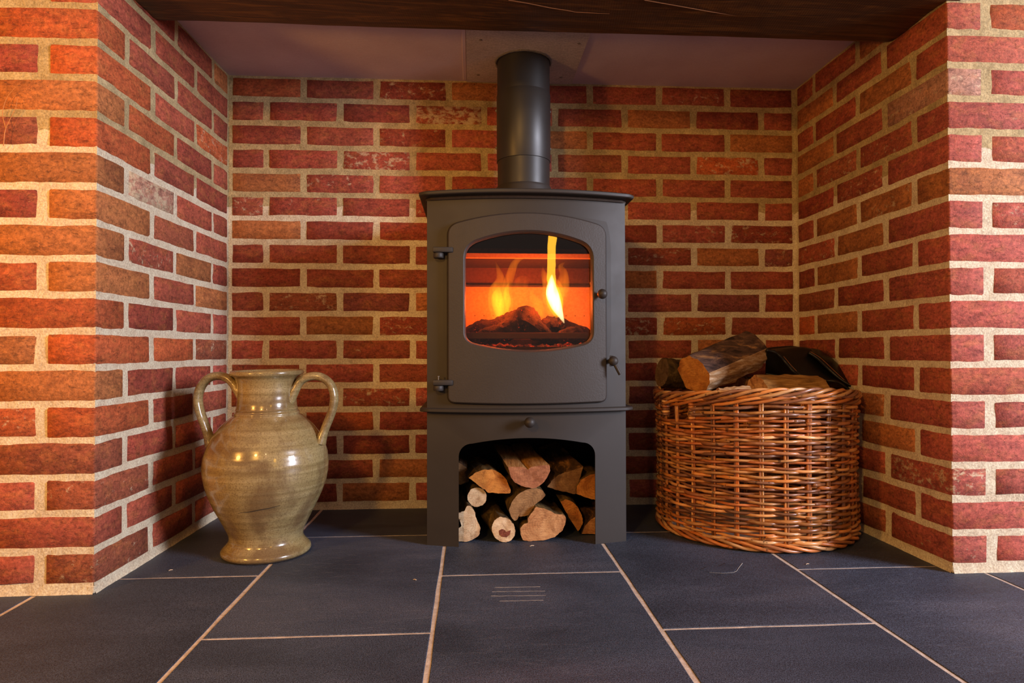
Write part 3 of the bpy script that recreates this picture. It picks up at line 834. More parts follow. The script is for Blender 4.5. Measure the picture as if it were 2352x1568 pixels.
door = mk('door', door_mesh(), MM['door'], st, origin=(-0.061, 0.25, 0.36), smooth=True, sharp=28)
Og = loop(-0.061, 0.3465, 0.3655, 0.3625, 0.8165, 0.8455, 0.018, 0.026)
mk('door_gap_shade', mirror_strip(inset_loop(Og, -0.0022), inset_loop(Og, 0.006), 0.002, -0.0018, True), MM['char'], door)  # dark strip standing in for the shadow line round the door
# window pane
pane = inset_loop(win, -0.004)
def fill_loop(P, dy, thick):
    n = len(P); V = []; F = []; rings = 5; cz_ = sum(p[1] for p in P)/n; cx_ = sum(p[0] for p in P)/n
    for side_, d in ((0, dy), (1, dy+thick)):
        for r_ in range(rings):
            t = 1-r_/rings; V += [(cx_+(x-cx_)*t, bow(cx_+(x-cx_)*t)+d, cz_+(z-cz_)*t) for x, z in P]
        V.append((cx_, bow(cx_)+d, cz_))
    m = rings*n+1
    for s_ in (0, 1):
        for r_ in range(rings-1):
            for k in range(n): F.append(tuple(s_*m+q for q in (r_*n+k, r_*n+(k+1) % n, (r_+1)*n+(k+1) % n, (r_+1)*n+k)))
        for k in range(n): F.append((s_*m+(rings-1)*n+k, s_*m+(rings-1)*n+(k+1) % n, s_*m+rings*n))
    for k in range(n): F.append((k, (k+1) % n, m+(k+1) % n, m+k))
    return V, F
mk('glass_pane', fill_loop(pane, 0.0042, 0.003), MM['glass'], door, smooth=True, sharp=40)
def knob(px, py, r_, parent, name='knob', stem=0.014):
    p = at(px, py, 0.24); y = bow(p.x)-0.011
    prof = [(r_*0.45, 0), (r_*0.42, stem*0.6)]
    for k in range(9): a = -0.9+(math.pi/2+0.9)*k/8; prof.append((max(r_*math.cos(a), 0.0003), stem+r_*0.75+r_*math.sin(a)))
    return mk(name, lathe_axis(prof, (p.x, y+0.011 if parent is st else y, p.z), (0, -1, 0), 24), MM['stove'], parent, smooth=True, sharp=60)
knob(1383, 675, 0.0128, door, 'knob'); knob(1215.5, 968.5, 0.0135, st, 'air_control_knob')
# hinges
for zt_h, pin in ((0.7600, False), (0.4235, True)):
    xh = -0.0925
    V = join(box(xh-0.006, -0.048, bow(-0.09)-0.028, bow(-0.09)-0.012, zt_h-0.0135, zt_h, 0.0025, 2), box(-0.06, -0.048, bow(-0.06)-0.014, bow(-0.06)-0.006, zt_h-0.0135, zt_h, 0.0015, 1))
    h = mk('hinge', V, MM['stove'], st, smooth=True, sharp=40)
    mk('hinge_knuckle', join(lathe([(0.0118, 0), (0.0130, 0.0015), (0.0130, 0.0115), (0.0120, 0.013)], xh+0.008, bow(-0.09)-0.017, 24, zt_h-0.0275), box(xh-0.003, xh+0.018, bow(-0.09)-0.017, bow(-0.09)+0.002, zt_h-0.026, zt_h-0.0155)), MM['stove'], h, smooth=True, sharp=40)
    if pin: mk('hinge_pin', lathe([(0.0012, -0.004), (0.0012, 0.0075), (0.0024, 0.0078), (0.0024, 0.0098)], xh+0.008, bow(-0.09)-0.020, 12, zt_h), MM['screw'], h)
# latch handle
p = at(1410, 829, 0.245); q = at(1430, 860, 0.215)
hy = bow(p.x)
hd = mk('latch_handle', lathe_axis([(0.0142, 0), (0.0142, 0.001), (0.006, 0.0012), (0.006, 0.016), (0.0075, 0.018), (0.0115, 0.022), (0.0128, 0.028), (0.0105, 0.035), (0.005, 0.0385), (0.0005, 0.039)], (p.x, hy, p.z), (0, -1, 0), 24), MM['stove'], st, smooth=True, sharp=50)
mk('lever', tube([(p.x+0.003, hy-0.028, p.z-0.004), ((p.x*2+q.x)/3, hy-0.031, (p.z*2+q.z)/3-0.001), (q.x, hy-0.036, q.z), (q.x+0.0006, hy-0.0362, q.z-0.001)], [0.0052, 0.0047, 0.0046, 0.0040], 14), MM['stove'], hd, smooth=True, sharp=50)
mk('top_screw', lathe_axis([(0.0038, 0), (0.0038, 0.002), (0.0012, 0.0036)], (0.140, 0.268, 0.901), (0, 0, 1), 14), MM['screw'], st)

# flue
fp = mk('flue_pipe', lathe([(0.0795, 0.0), (0.0795, CEIL+0.03-0.9)], FX, FY, 72, 0.90, cap=False), MM['flue'], None, origin=(FX, FY, 0.90), smooth=True)
mesh_ = lathe([(0.0775, 0.0), (0.0775, 0.10), (0.0775, 0.1535), (0.0785, 0.154), (0.0795, 0.154), (0.0800, 0.155), (0.0800, 0.352), (0.0795, 0.3535), (0.0782, 0.354), (0.0782, CEIL+0.03-0.9)], FX, FY, 72, 0.9018, cap=False)
bpy.data.objects.remove(fp)
fp = mk('flue_pipe', mesh_, MM['flue'], None, origin=(FX, FY, 0.90), smooth=True, sharp=30)
tag(fp, 'black enamelled flue pipe rising from the stove top to the ceiling', 'flue')
mk('collar', lathe([(0.094, 0.0), (0.095, 0.002), (0.094, 0.010), (0.0885, 0.030), (0.0850, 0.056), (0.0820, 0.070), (0.0812, 0.0765), (0.0800, 0.0785), (0.0776, 0.079)], FX, FY, 72, 0.9018, cap=False), MM['stove'], fp, smooth=True, sharp=40)
for ang in (178, 2):
    for z in (1.102, 1.214):
        a = R(ang)+R(-6 if ang > 90 else 6)
        mk('screw', lathe_axis([(0.0042, 0), (0.0045, 0.002), (0.003, 0.0045), (0.0005, 0.0052)], (FX+0.0795*math.cos(a), FY+0.0795*math.sin(a), z), (math.cos(a), math.sin(a), 0), 12), MM['screw'], fp)

# firebox lining, grate, logs and fire
YB = 0.520
fx0, fx1 = -0.065, 0.352
mk('lower_fire_board', box(fx0, fx1, YB, YB+0.02, 0.530, 0.686, 0.002, 1), MM['vermic'], st)
mk('dark_shade_box', box(fx0, fx1, YB-0.002, YB+0.02, 0.44, 0.530), MM['char'], st)  # dark box added as painted shade below the lower fire board
mk('upper_fire_board', box(fx0, fx1, YB+0.010, YB+0.03, 0.690, 0.80), MM['upper'], st)  # browner and darker than the lower board
mk('air_channel', box(fx0, fx1, YB-0.006, YB+0.02, 0.686, 0.6905), MM['soot'], st)
for xa in (fx0-0.015, fx1):
    mk('side_fire_board', box(xa, xa+0.015, 0.305, YB+0.01, 0.44, 0.70), MM['vermic'], st)
# baffle sloping forward
mk('baffle_edge', box(fx0, fx1, 0.438, 0.452, 0.7585, 0.7725, 0.001, 1), MM['vermic'], st)
V = [(fx0, 0.452, 0.759), (fx1, 0.452, 0.759), (fx1, YB+0.02, 0.740), (fx0, YB+0.02, 0.740)]; V += [(a, b, c+0.014) for a, b, c in V]
mk('baffle', (V, [(0, 1, 2, 3), (7, 6, 5, 4), (0, 4, 5, 1), (1, 5, 6, 2), (2, 6, 7, 3), (3, 7, 4, 0)]), MM['soot'], st)
for z in (0.60,):
    for k in range(15): 
        x = fx0+0.02+k*0.027
        mk('air_hole', lathe_axis([(0.0014, 0), (0.0014, 0.003)], (x, YB-0.0005, z), (0, 1, 0), 8), MM['char'], st)
mk('ash_tray', join(box(fx0-0.01, fx1+0.01, 0.31, YB+0.03, 0.44, 0.455), box(fx0-0.01, fx1+0.01, 0.310, 0.316, 0.455, 0.507)), MM['char'], st)
mk('dark_shade_plate', box(fx0, fx1, 0.322, YB, 0.4955, 0.5005), MM['char'], st)  # char-dark plate added to subdue the fire's light under the logs
mk('log_guard', join(box(fx0, fx1, 0.318, 0.324, 0.528, 0.545, 0.0015, 1), box(fx0, fx0+0.008, 0.318, 0.34, 0.45, 0.54), box(fx1-0.008, fx1, 0.318, 0.34, 0.45, 0.54)), MM['soot'], st)
for k in range(16):
    x = fx0+0.015+k*0.0255
    mk('grate_bar', box(x, x+0.009, 0.325, YB, 0.480, 0.495, 0.001, 1), MM['soot'], st)

def mat_ember():
    t = NT('glowing_embers'); v = t.coord('Object')
    n = t.noise(v, 55, 5, 0.7)
    c = t.ramp(n, [(0.45, (0.01, 0.004, 0.003, 1)), (0.60, (0.9, 0.03, 0.006, 1)), (0.78, (1.0, 0.22, 0.02, 1))])
    s = t.ramp(n, [(0.48, 0.0), (0.75, 1.0)])
    return t.fin(srgb(40, 26, 20), 0.9, t.bump(n, 1.0, 0.004), Emission_Color=c, Emission_Strength=t.math('MULTIPLY', s, 1.3))
EMB = mat_ember()
bmE = bmesh.new(); re = random.Random(12)
for k in range(150):
    s = re.uniform(0.008, 0.02)
    b0 = bmesh.ops.create_icosphere(bmE, subdivisions=1, radius=s)
    dx, dy = re.uniform(fx0+0.02, fx1-0.02), re.uniform(0.335, YB-0.02)
    for v in b0['verts']: v.co = Vector((v.co.x*re.uniform(.8,1.2)+dx, v.co.y+dy, v.co.z*0.7+0.503+re.uniform(-.004, .004)))
V = [tuple(v.co) for v in bmE.verts]; F = [tuple(v.index for v in f.verts) for f in bmE.faces]; bmE.free()
tag(mk('embers', (V, F), EMB, st), kind='stuff')

def rough_log(pts, rad, seed, sides=22, amp=0.30, n=40):
    P = smooth_path(pts, n); rr = smooth_path([(r_, 0, 0) for r_ in rad], n); rr = [v.x for v in rr]
    V, F = tube(P, rr, sides); out = []
    for i, v in enumerate(V):
        c = P[min(i//sides, n-1)]; v = Vector(v)
        d = 1+amp*noise.noise(Vector((v.x*30+seed, v.y*30, v.z*30)))+0.20*noise.noise(Vector((v.x*95, v.y*95+seed, v.z*95)))+0.10*noise.noise(Vector((v.x*260, v.y*260, v.z*260)))
        out.append(tuple(c+(v-c)*d))
    return out, F
def fire_log(name, pts, rad, seed):
    b = rough_log(pts, rad, seed)
    lo = min(v[2] for v in b[0])
    o = mk(name, b, EMB2, st, smooth=True, sharp=35); return o
def mat_charlog():
    t = NT('burning_log'); v = t.coord('Object'); n = t.noise(v, 38, 5, 0.7, 0.5); n2 = t.noise(v, 130, 3)
    c = t.ramp(n, [(0.3, srgb(14, 9, 8)), (0.6, srgb(42, 26, 20)), (0.75, srgb(96, 60, 42))])
    em = t.ramp(n2, [(0.66, 0.0), (0.76, 1.0)])
    return t.fin(c, 0.9, t.bump(t.math('ADD', n, t.math('MULTIPLY', n2, .3)), 1.0, 0.006), Emission_Color=(1, 0.06, 0.005, 1), Emission_Strength=t.math('MULTIPLY', em, 0.9))
EMB2 = mat_charlog()
F3 = lambda px, py, Y: tuple(at(px, py, Y))
fire_log('burning_log', [F3(1062,772,.46), F3(1110,758,.45), F3(1165,747,.43), F3(1200,738,.41), F3(1225,752,.41), F3(1262,775,.42)], [0.018, 0.026, 0.032, 0.040, 0.032, 0.016], 1)
fire_log('burning_log', [F3(1100,775,.38), F3(1150,764,.385), F3(1192,744,.395), F3(1215,738,.40)], [0.018, 0.024, 0.026, 0.022], 5)
fire_log('burning_log', [F3(1235,765,.45), F3(1270,748,.45), F3(1300,755,.45), F3(1350,770,.46)], [0.022, 0.028, 0.024, 0.018], 9)
fire_log('burning_log', [F3(1290,778,.37), F3(1318,766,.39), F3(1335,768,.40)], [0.018, 0.020, 0.014], 14)

def flame(pts, rad, mat, seed, flat=0.6):
    P = smooth_path(pts, 18); rr = [max(v.x, 0.0006) for v in smooth_path([(r_, 0, 0) for r_ in rad], 18)]
    V, F = tube(P, rr, 14, flat=flat)
    return mk('flame', (V, F), mat, st, smooth=True)
FO = mat_flame('flame_orange', (1.0, 0.26, 0.01, 1), 30)
FYl = mat_flame('flame_yellow', (1.0, 0.52, 0.02, 1), 62)
FW = mat_flame('flame_white', (1.0, 0.80, 0.42, 1), 260)
FD = mat_flame('flame_soft', (1.0, 0.20, 0.015, 1), 9)
flame([F3(1150,745,.44), F3(1146,705,.44), F3(1143,670,.44), F3(1150,640,.44), F3(1138,600,.44)], [.018, .030, .027, .013, .001], FO, 1)
flame([F3(1148,732,.43), F3(1145,705,.43), F3(1142,680,.43), F3(1147,655,.43)], [.008, .017, .016, .001], FYl, 2)
flame([F3(1163,738,.44), F3(1166,700,.44), F3(1164,665,.44), F3(1176,620,.44), F3(1186,600,.44), F3(1205,592,.44)], [.008, .017, .015, .012, .009, .001], FO, 3)
flame([F3(1162,722,.43), F3(1165,695,.43), F3(1163,672,.43), F3(1168,648,.43)], [.004, .011, .009, .001], FYl, 4)
flame([F3(1265,722,.42), F3(1270,690,.42), F3(1268,660,.42), F3(1250,630,.42), F3(1247,612,.42)], [.014, .030, .030, .010, .001], FO, 5)
flame([F3(1288,700,.43), F3(1292,660,.43), F3(1295,630,.43), F3(1288,612,.43), F3(1298,602,.43)], [.010, .020, .013, .008, .001], FO, 6)
flame([F3(1283,728,.40), F3(1275,695,.40), F3(1268,660,.40), F3(1264,630,.40)], [.010, .024, .018, .001], FYl, 7)
flame([F3(1296,742,.385), F3(1287,722,.385), F3(1277,700,.385), F3(1268,672,.385), F3(1267,645,.385), F3(1268,630,.385)], [.0015, .009, .016, .0175, .008, .001], FW, 8)
flame([F3(1195,720,.45), F3(1190,690,.45), F3(1200,650,.45), F3(1220,640,.45)], [.020, .026, .024, .001], FD, 11)
flame([F3(1240,728,.44), F3(1235,700,.44), F3(1222,680,.44), F3(1225,660,.44)], [.012, .016, .010, .001], FO, 12)
for nm, loc, pw in (('fire_light', (0.20, 0.385, 0.635), 2.5), ('fire_light', (0.07, 0.40, 0.63), 1.7)):
    point(nm, loc, pw, (1.0, 0.105, 0.003), 0.02)

# ------------------------------------------------------------------ logs
def poly_resample(P, n):
    P = [Vector((p[0], p[1])) for p in P]; m = len(P)
    L = [(P[(i+1) % m]-P[i]).length for i in range(m)]; T = sum(L); out = []; seg = []
    for k in range(n):
        s = T*k/n; i = 0
        while s > L[i] and i < m-1: s -= L[i]; i += 1
        out.append(P[i].lerp(P[(i+1) % m], s/L[i])); seg.append(i)
    return out, seg
def log(label, poly, Y, off, length, bark, end, seed, group=None, splits=(), split_mat='split', shrink=0.94, lift=None, tilt=(0.0, 0.0), n=64, cat='log', name='firewood_log'):
    """split or round log: `poly` is the cut end (photo pixels on the plane Y), the body runs into depth"""
    pts, seg = poly_resample(poly, n)
    Wc = [Vector(at(p[0], p[1], Y)) for p in pts]
    if lift is not None:
        dz = lift-min(p.z for p in Wc); Wc = [p+Vector((0, 0, dz)) for p in Wc]
    c = sum(Wc, Vector())/n; rr = random.Random(seed)
    for p in Wc:
        p.y += tilt[0]*(p.x-c.x)+tilt[1]*(p.z-c.z)
        nzv = noise.noise(Vector((p.x*90, p.z*90, seed)))*0.0020+noise.noise(Vector((p.x*330, p.z*330, seed)))*0.0009; d = (p-c); d.y = 0
        if d.length > 0: p += d.normalized()*nzv
    lo = min(p.z for p in Wc)
    rings = 9; V = []
    for r_ in range(rings):
        t = r_/(rings-1); s = 1-(1-shrink)*t
        if r_ == 0: s = 0.985
        for k, p in enumerate(Wc):
            q = c+(p-c)*s+Vector((off[0]*t, length*t, off[1]*t))
            if r_ == 1: q = c+(p-c)*1.0+Vector((off[0]*0.02, length*0.02, off[1]*0.02))
            elif r_ > 1: 
                q += Vector((noise.noise(Vector((q.x*25, q.y*18, q.z*25+seed)))*.004, 0, noise.noise(Vector((q.x*25+9, q.y*18, q.z*25+seed)))*.004))
            if q.z < lo and off[1] >= 0 and lift is not None: q.z = lo
            V.append(tuple(q))
    Fb, Fs = [], []
    for r_ in range(rings-1):
        for k in range(n):
            f = (r_*n+k, r_*n+(k+1) % n, (r_+1)*n+(k+1) % n, (r_+1)*n+k)
            (Fs if seg[k] in splits else Fb).append(f)
    Fb.append(tuple((rings-1)*n+k for k in range(n)))
    o = mk(name, (V, Fb), MM[bark], None, origin=tuple(c), smooth=True, sharp=42); tag(o, label, cat, group)
    if Fs:
        used = sorted({i for f in Fs for i in f}); mp = {a: b for b, a in enumerate(used)}
        mk('split_face', ([V[i] for i in used], [tuple(mp[i] for i in f) for f in Fs]), MM[split_mat], o, origin=tuple(c), smooth=True, sharp=42)
    # cut end, in rings so its surface can be uneven
    VE = []; m = 5
    for r_ in range(m):
        s = 0.985*(1-r_/m)
        for p in Wc:
            q = c+(p-c)*s
            VE.append((q.x, q.y-0.0006+noise.noise(Vector((q.x*60, q.z*60, seed)))*0.0014*(0 if r_ == 0 else 1), q.z))
    VE.append(tuple(c))
    FE = [(r_*n+k, r_*n+(k+1) % n, (r_+1)*n+(k+1) % n, (r_+1)*n+k) for r_ in range(m-1) for k in range(n)]
    FE += [((m-1)*n+k, (m-1)*n+(k+1) % n, m*n) for k in range(n)]
    mk('cut_end', (VE, FE), MM[end], o, origin=tuple(c), smooth=True)
    return o
Z = lambda L_: [(1000+a/5.227, 980+b/5.227) for a, b in L_]
def oval(cx, cy, rx, ry, rot=0, n=20):
    return [(cx+rx*math.cos(a)*math.cos(rot)-ry*math.sin(a)*math.sin(rot), cy+rx*math.cos(a)*math.sin(rot)+ry*math.sin(a)*math.cos(rot)) for a in [2*math.pi*k/n for k in range(n)]]
log('pale split log with notched end, far left on the floor of the log store', Z([(215,1060),(350,1012),(385,940),(425,955),(468,1010),(490,1100),(515,1170),(545,1225),(535,1290),(470,1355),(380,1388),(250,1375),(190,1300),(250,1240),(315,1200),(300,1150),(280,1110)]), 0.310, (-0.03, 0), 0.22, 'bark', 'end_pale', 1, 'logs stacked in the stove stand', lift=0.0005)
log('small round grey-ended log lying above the pale notched log', Z(oval(500,843,118,118)), 0.345, (-0.01, 0.012), 0.20, 'bark', 'end_pale', 2, 'logs stacked in the stove stand')
log('round bark-covered log with a red heart patch in its pale end', Z(oval(818,1220,140,158,-0.5)), 0.300, (-0.05, 0.018), 0.24, 'bark', 'end_pale', 3, 'logs stacked in the stove stand', shrink=0.9, lift=0.0005)
log('orange half-round log, upper left of the stack in the log store', Z([(400,612),(480,545),(590,508),(700,512),(790,560),(860,640),(900,740),(908,800),(790,803),(690,790),(650,798),(575,745),(490,680)]), 0.335, (-0.03, 0.0), 0.22, 'bark', 'end_orange', 4, 'logs stacked in the stove stand')
log('flat-topped split log with reddish end, top centre of the log store', Z([(870,482),(960,478),(1040,482),(1085,495),(1110,512),(1140,485),(1220,465),(1370,455),(1378,530),(1345,610),(1290,680),(1220,728),(1140,738),(1040,715),(950,665),(895,590)]), 0.315, (-0.035, 0.028), 0.23, 'bark', 'end_red', 5, 'logs stacked in the stove stand', splits=(0,1,2,3,4,5,6))
log('dark mossy split log, top right of the log store', Z([(1340,722),(1400,640),(1480,575),(1540,545),(1640,520),(1775,475),(1745,590),(1715,700),(1682,812),(1590,790),(1480,765)]), 0.345, (-0.045, 0.040), 0.20, 'bark2', 'end_brown', 6, 'logs stacked in the stove stand')
log('bright orange half-round log against the right leg of the stand', Z([(1688,805),(1695,720),(1740,640),(1820,585),(1930,555),(2040,600),(2090,700),(2080,820),(1980,900),(1850,860)]), 0.335, (0.010, 0.0), 0.23, 'bark', 'end_orange', 7, 'logs stacked in the stove stand')
log('greyish quarter log wedged in the middle of the stack', Z([(880,1000),(915,900),(985,810),(1080,755),(1200,722),(1285,755),(1332,820),(1260,885),(1200,930),(1165,990),(1140,1050),(1060,1075),(995,1078),(985,1115),(950,1135),(905,1080)]), 0.320, (-0.02, 0.018), 0.23, 'bark', 'end_brown', 8, 'logs stacked in the stove stand')
log('large tan half log with cracked end, bottom centre of the log store', Z([(1018,1215),(1060,1160),(1110,1150),(1105,1100),(1150,1040),(1205,955),(1340,985),(1450,1040),(1540,1050),(1578,1090),(1565,1170),(1520,1250),(1440,1320),(1330,1358),(1230,1365),(1130,1372),(1050,1360),(1025,1290)]), 0.305, (0.0, 0.0), 0.24, 'bark', 'end_tan', 9, 'logs stacked in the stove stand', shrink=0.84, lift=0.0005)
log('thin orange half-moon log leaning right of the large tan log', Z([(1498,893),(1560,868),(1640,890),(1710,960),(1760,1060),(1775,1150),(1745,1215),(1712,1253),(1650,1160),(1590,1060),(1540,970)]), 0.345, (-0.012, 0.03), 0.21, 'bark', 'end_orange', 10, 'logs stacked in the stove stand')
log('brown log with bark strip, bottom right corner of the log store', Z([(1752,1292),(1790,1200),(1850,1130),(1950,1060),(2050,1050),(2110,1130),(2090,1250),(1990,1300),(1860,1290)]), 0.352, (0.0, 0.02), 0.2, 'bark2', 'end_tan', 11, 'logs stacked in the stove stand', lift=0.0005)
log('dark log in shadow at the back left of the log store', Z([(200,480),(290,430),(370,480),(420,560),(400,660),(300,700),(200,640)]), 0.42, (0, 0.0), 0.15, 'bark2', 'end_brown', 12, 'logs stacked in the stove stand')

# heart patch on the round log's end
hp = [at(*p, 0.2985) for p in Z([(762,1245),(800,1225),(835,1240),(850,1260),(905,1240),(895,1290),(855,1325),(800,1318),(770,1290)])]
dz = 0.0005
lg3 = [o for o in bpy.data.objects if o.get('label', '').startswith('round bark')][0]
hv = [(p.x, p.y, p.z) for p in hp]+[(p.x, p.y+0.002, p.z) for p in hp]; n = len(hp)
mk('heartwood', (hv, [tuple(range(n)), tuple(range(n, 2*n))[::-1]]+[(k, (k+1) % n, n+(k+1) % n, n+k) for k in range(n)]), MM['heart'], lg3)

# ------------------------------------------------------------------ vase
VX, VY = -0.508, 0.262
vs = empty('stoneware_vase', (VX, VY, 0), 'tall two-handled stoneware vase in glossy olive beige glaze on the hearth left of the stove', 'vase')
prof = [(0.0, 0.0015), (0.096, 0.0015), (0.1035, 0.003), (0.1058, 0.008), (0.1045, 0.014), (0.0985, 0.021), (0.0915, 0.028), (0.0872, 0.036), (0.0862, 0.044), (0.0885, 0.054),
        (0.097, 0.072), (0.109, 0.096), (0.122, 0.122), (0.133, 0.148), (0.1415, 0.174), (0.1465, 0.198), (0.1475, 0.220), (0.1445, 0.244), (0.137, 0.268), (0.125, 0.292), (0.110, 0.312), (0.096, 0.326), (0.085, 0.335), (0.0775, 0.339),
        (0.0765, 0.341), (0.0775, 0.343), (0.0770, 0.346), (0.0735, 0.349), (0.0725, 0.3515), (0.0740, 0.3535), (0.0715, 0.358), (0.0700, 0.372), (0.0695, 0.395), (0.0705, 0.415), (0.0745, 0.430), (0.0800, 0.4365), (0.0855, 0.4385), (0.0875, 0.4425), (0.0868, 0.4475), (0.0830, 0.4500), (0.0785, 0.4480), (0.0720, 0.4400), (0.0655, 0.420), (0.0645, 0.38), (0.066, 0.345), (0.09, 0.32), (0.12, 0.28), (0.13, 0.22), (0.11, 0.12), (0.07, 0.03), (0.0, 0.03)]
V, F = lathe([(max(r_, 0.0005), z) for r_, z in prof], VX, VY, 96, 0, cap=False)
V2 = []
for x, y, z in V:
    d = Vector((x-VX, y-VY, 0)); a = math.atan2(d.y, d.x)
    k = 1+0.004*math.sin(2*a+z*9)+0.003*math.sin(z*190+a*0.7)*(1 if 0.06 < z < 0.33 else 0.3)
    V2.append((VX+d.x*k, VY+d.y*k, z+0.0012*math.sin(a+1)*min(1, z*10)))
mk('vase_body', (V2, F), MM['glaze'], vs, origin=(VX, VY, 0), smooth=True, sharp=60)
for s in (-1, 1):
    hp_ = [(0.054, 0.385), (0.072, 0.410), (0.088, 0.428), (0.112, 0.4365), (0.138, 0.430), (0.156, 0.408), (0.162, 0.378), (0.156, 0.345), (0.145, 0.315), (0.136, 0.288), (0.130, 0.266)]
    if s > 0: hp_ = [(0.054, 0.368), (0.071, 0.400), (0.086, 0.424), (0.110, 0.4345), (0.136, 0.432), (0.158, 0.414), (0.167, 0.384), (0.162, 0.350), (0.150, 0.318), (0.140, 0.292), (0.133, 0.270)]
    P = smooth_path([(VX+s*a, VY-0.012, b) for a, b in hp_], 40)
    rad = [0.0105+0.004*max(0, 1-k/5) + 0.004*max(0, 1-(39-k)/5) for k in range(40)]
    V, F = tube(P, rad, 16, flat=1.5)
    mk('handle', (V, F), MM['glaze'], vs, smooth=True, sharp=60)
mk('unglazed_foot_edge', lathe([(0.090, 0.0), (0.1015, 0.0), (0.1036, 0.0018), (0.1040, 0.0036), (0.100, 0.0040)], VX, VY, 80), MM['char'], vs, smooth=True)
# kiln scratch on the belly
sp = []
for k in range(16):
    t = k/15; a = R(-102+42*t); z = 0.126+0.014*t
    r_ = np.interp(z, [p_[1] for p_ in prof[9:16]], [p_[0] for p_ in prof[9:16]])
    sp.append((VX+(r_+0.0002)*math.cos(a), VY+(r_+0.0002)*math.sin(a), z+0.0003*math.sin(k)))
mk('glaze_crack', tube(sp, [0.0005*math.sin(math.pi*(k+.5)/16)+0.0003 for k in range(16)], 5), MM['char'], vs)

# ------------------------------------------------------------------ wicker basket
BX, BY, BR = 0.797, 0.418, 0.262
bk = empty('wicker_log_basket', (BX, BY, 0), 'round willow wicker basket piled with logs on the hearth right of the stove', 'basket')
WPAL = [(220,140,70), (210,124,60), (226,158,94), (196,112,60), (202,142,84), (182,116,72), (232,174,114), (160,98,62), (138,92,66)]
wrn = random.Random(9)
def wcol(o, dark=0.0):
    c = wrn.choice(WPAL); k = wrn.uniform(0.85, 1.1)*(1-dark); o.color = srgb(*[min(255, v*k) for v in c]); return o
def sad(a, z): return -0.011*math.cos(2*a)*(z/0.39)**2
def brad(z):   # basket profile: slight waist, belly near the foot
    return BR*(1.0-0.018*math.sin(min(1, z/0.39)*math.pi)+0.006*(z/0.39))*(1-0.045*max(0, 1-z/0.035)**2)
NS = 28; TOPZ = 0.352
# angle a measured so that x = BX + r cos a, y = BY + r sin a
gap0, gap1 = R(188), R(211)      # hand hole, upper front left
amp = 0.0044
for k in range(NS):
    a0 = 2*math.pi*(k+0.5)/NS
    for d in ((-0.014, 0.0, 0.014) if k % 3 == 0 else (-0.012, 0.012)):
        a = a0+d
        pts = [(BX+brad(z)*math.cos(a), BY+brad(z)*math.sin(a), z) for z in np.linspace(0.008, TOPZ+0.02, 9)]
        o = mk('stake', tube(pts, 0.0031, 6), MM['wicker'], bk, smooth=True); wcol(o, 0.0)
z = 0.026; row = 0
while z < TOPZ+0.002:
    ngap = z > 0.318
    segs = 3; start = wrn.uniform(0, 6.28)
    cuts = [start+i*2*math.pi/segs+wrn.uniform(-.4, .4) for i in range(segs)]; cuts.append(cuts[0]+2*math.pi)
    spans = []
    for i in range(segs):
        a0, a1 = cuts[i], cuts[i+1]+0.10
        if ngap:
            # cut out the hand hole
            for off in (-2*math.pi, 0, 2*math.pi):
                g0, g1 = gap0+off, gap1+off
                if a0 < g0 and a1 > g1: spans.append((a0, g0)); a0 = g1
                elif a0 < g1 < a1 and a0 >= g0: a0 = g1
                elif a0 < g0 < a1 and a1 <= g1: a1 = g0
            if a1-a0 > 0.05: spans.append((a0, a1))
        else: spans.append((a0, a1))
    rr0 = wrn.uniform(0.0042, 0.0050)
    for (a0, a1) in spans:
        n = max(4, int((a1-a0)/(2*math.pi)*NS*7)); pts = []; rad = []
        rb = rr0*wrn.uniform(0.85, 1.15); dzz = wrn.uniform(-.0015, .0015); zs_ = wrn.uniform(0, 6)
        for k in range(n+1):
            a = a0+(a1-a0)*k/n
            ph = math.cos(NS/2*a + (math.pi if row % 2 else 0) - math.pi/2*0)
            # stakes sit at odd multiples of pi/NS: outside one, inside the next
            ph = math.sin(NS/2*a)*(1 if row % 2 else -1)
            sg = math.copysign(abs(ph)**0.7, ph)
            r_ = brad(z)+sg*(amp+rb*0.45)
            zz = z+sad(a, z)+0.0022*math.sin(3*a+zs_)+0.0012*math.sin(11*a+row)+dzz
            pts.append((BX+r_*math.cos(a), BY+r_*math.sin(a), zz)); rad.append(rb*(1-0.25*k/n))
        o = mk('weaver', tube(pts, rad, 7), MM['wicker'], bk, smooth=True)
        wcol(o, 0.25 if 0.045 < z < 0.10 and wrn.random() < 0.6 else 0.0)
    z += 0.0079+wrn.uniform(-.0008, .0010); row += 1
def rope(zc_, rr_, strands, rad_, k_, tilt=0.0, name='border_rod', rofs=0.0, sag=0.0):
    for s in range(strands):
        for h in range(2):
            pts = []; n = 180; ph0 = 2*math.pi*s/strands
            for i in range(n+1):
                a = math.pi*h+math.pi*1.02*i/n
                ph = k_*a+ph0
                r_ = brad(zc_)+rofs+rr_*math.cos(ph)
                pts.append((BX+r_*math.cos(a), BY+r_*math.sin(a), zc_+rr_*math.sin(ph)+sad(a, zc_)))
            wcol(mk(name, tube(pts, rad_, 7), MM['wicker'], bk, smooth=True))
rope(0.383, 0.0085, 4, 0.0047, 9, rofs=0.001)
rope(0.366, 0.0066, 3, 0.0044, 8, rofs=0.001)
rope(0.0135, 0.0080, 4, 0.0046, -8, name='foot_rod', rofs=0.002)
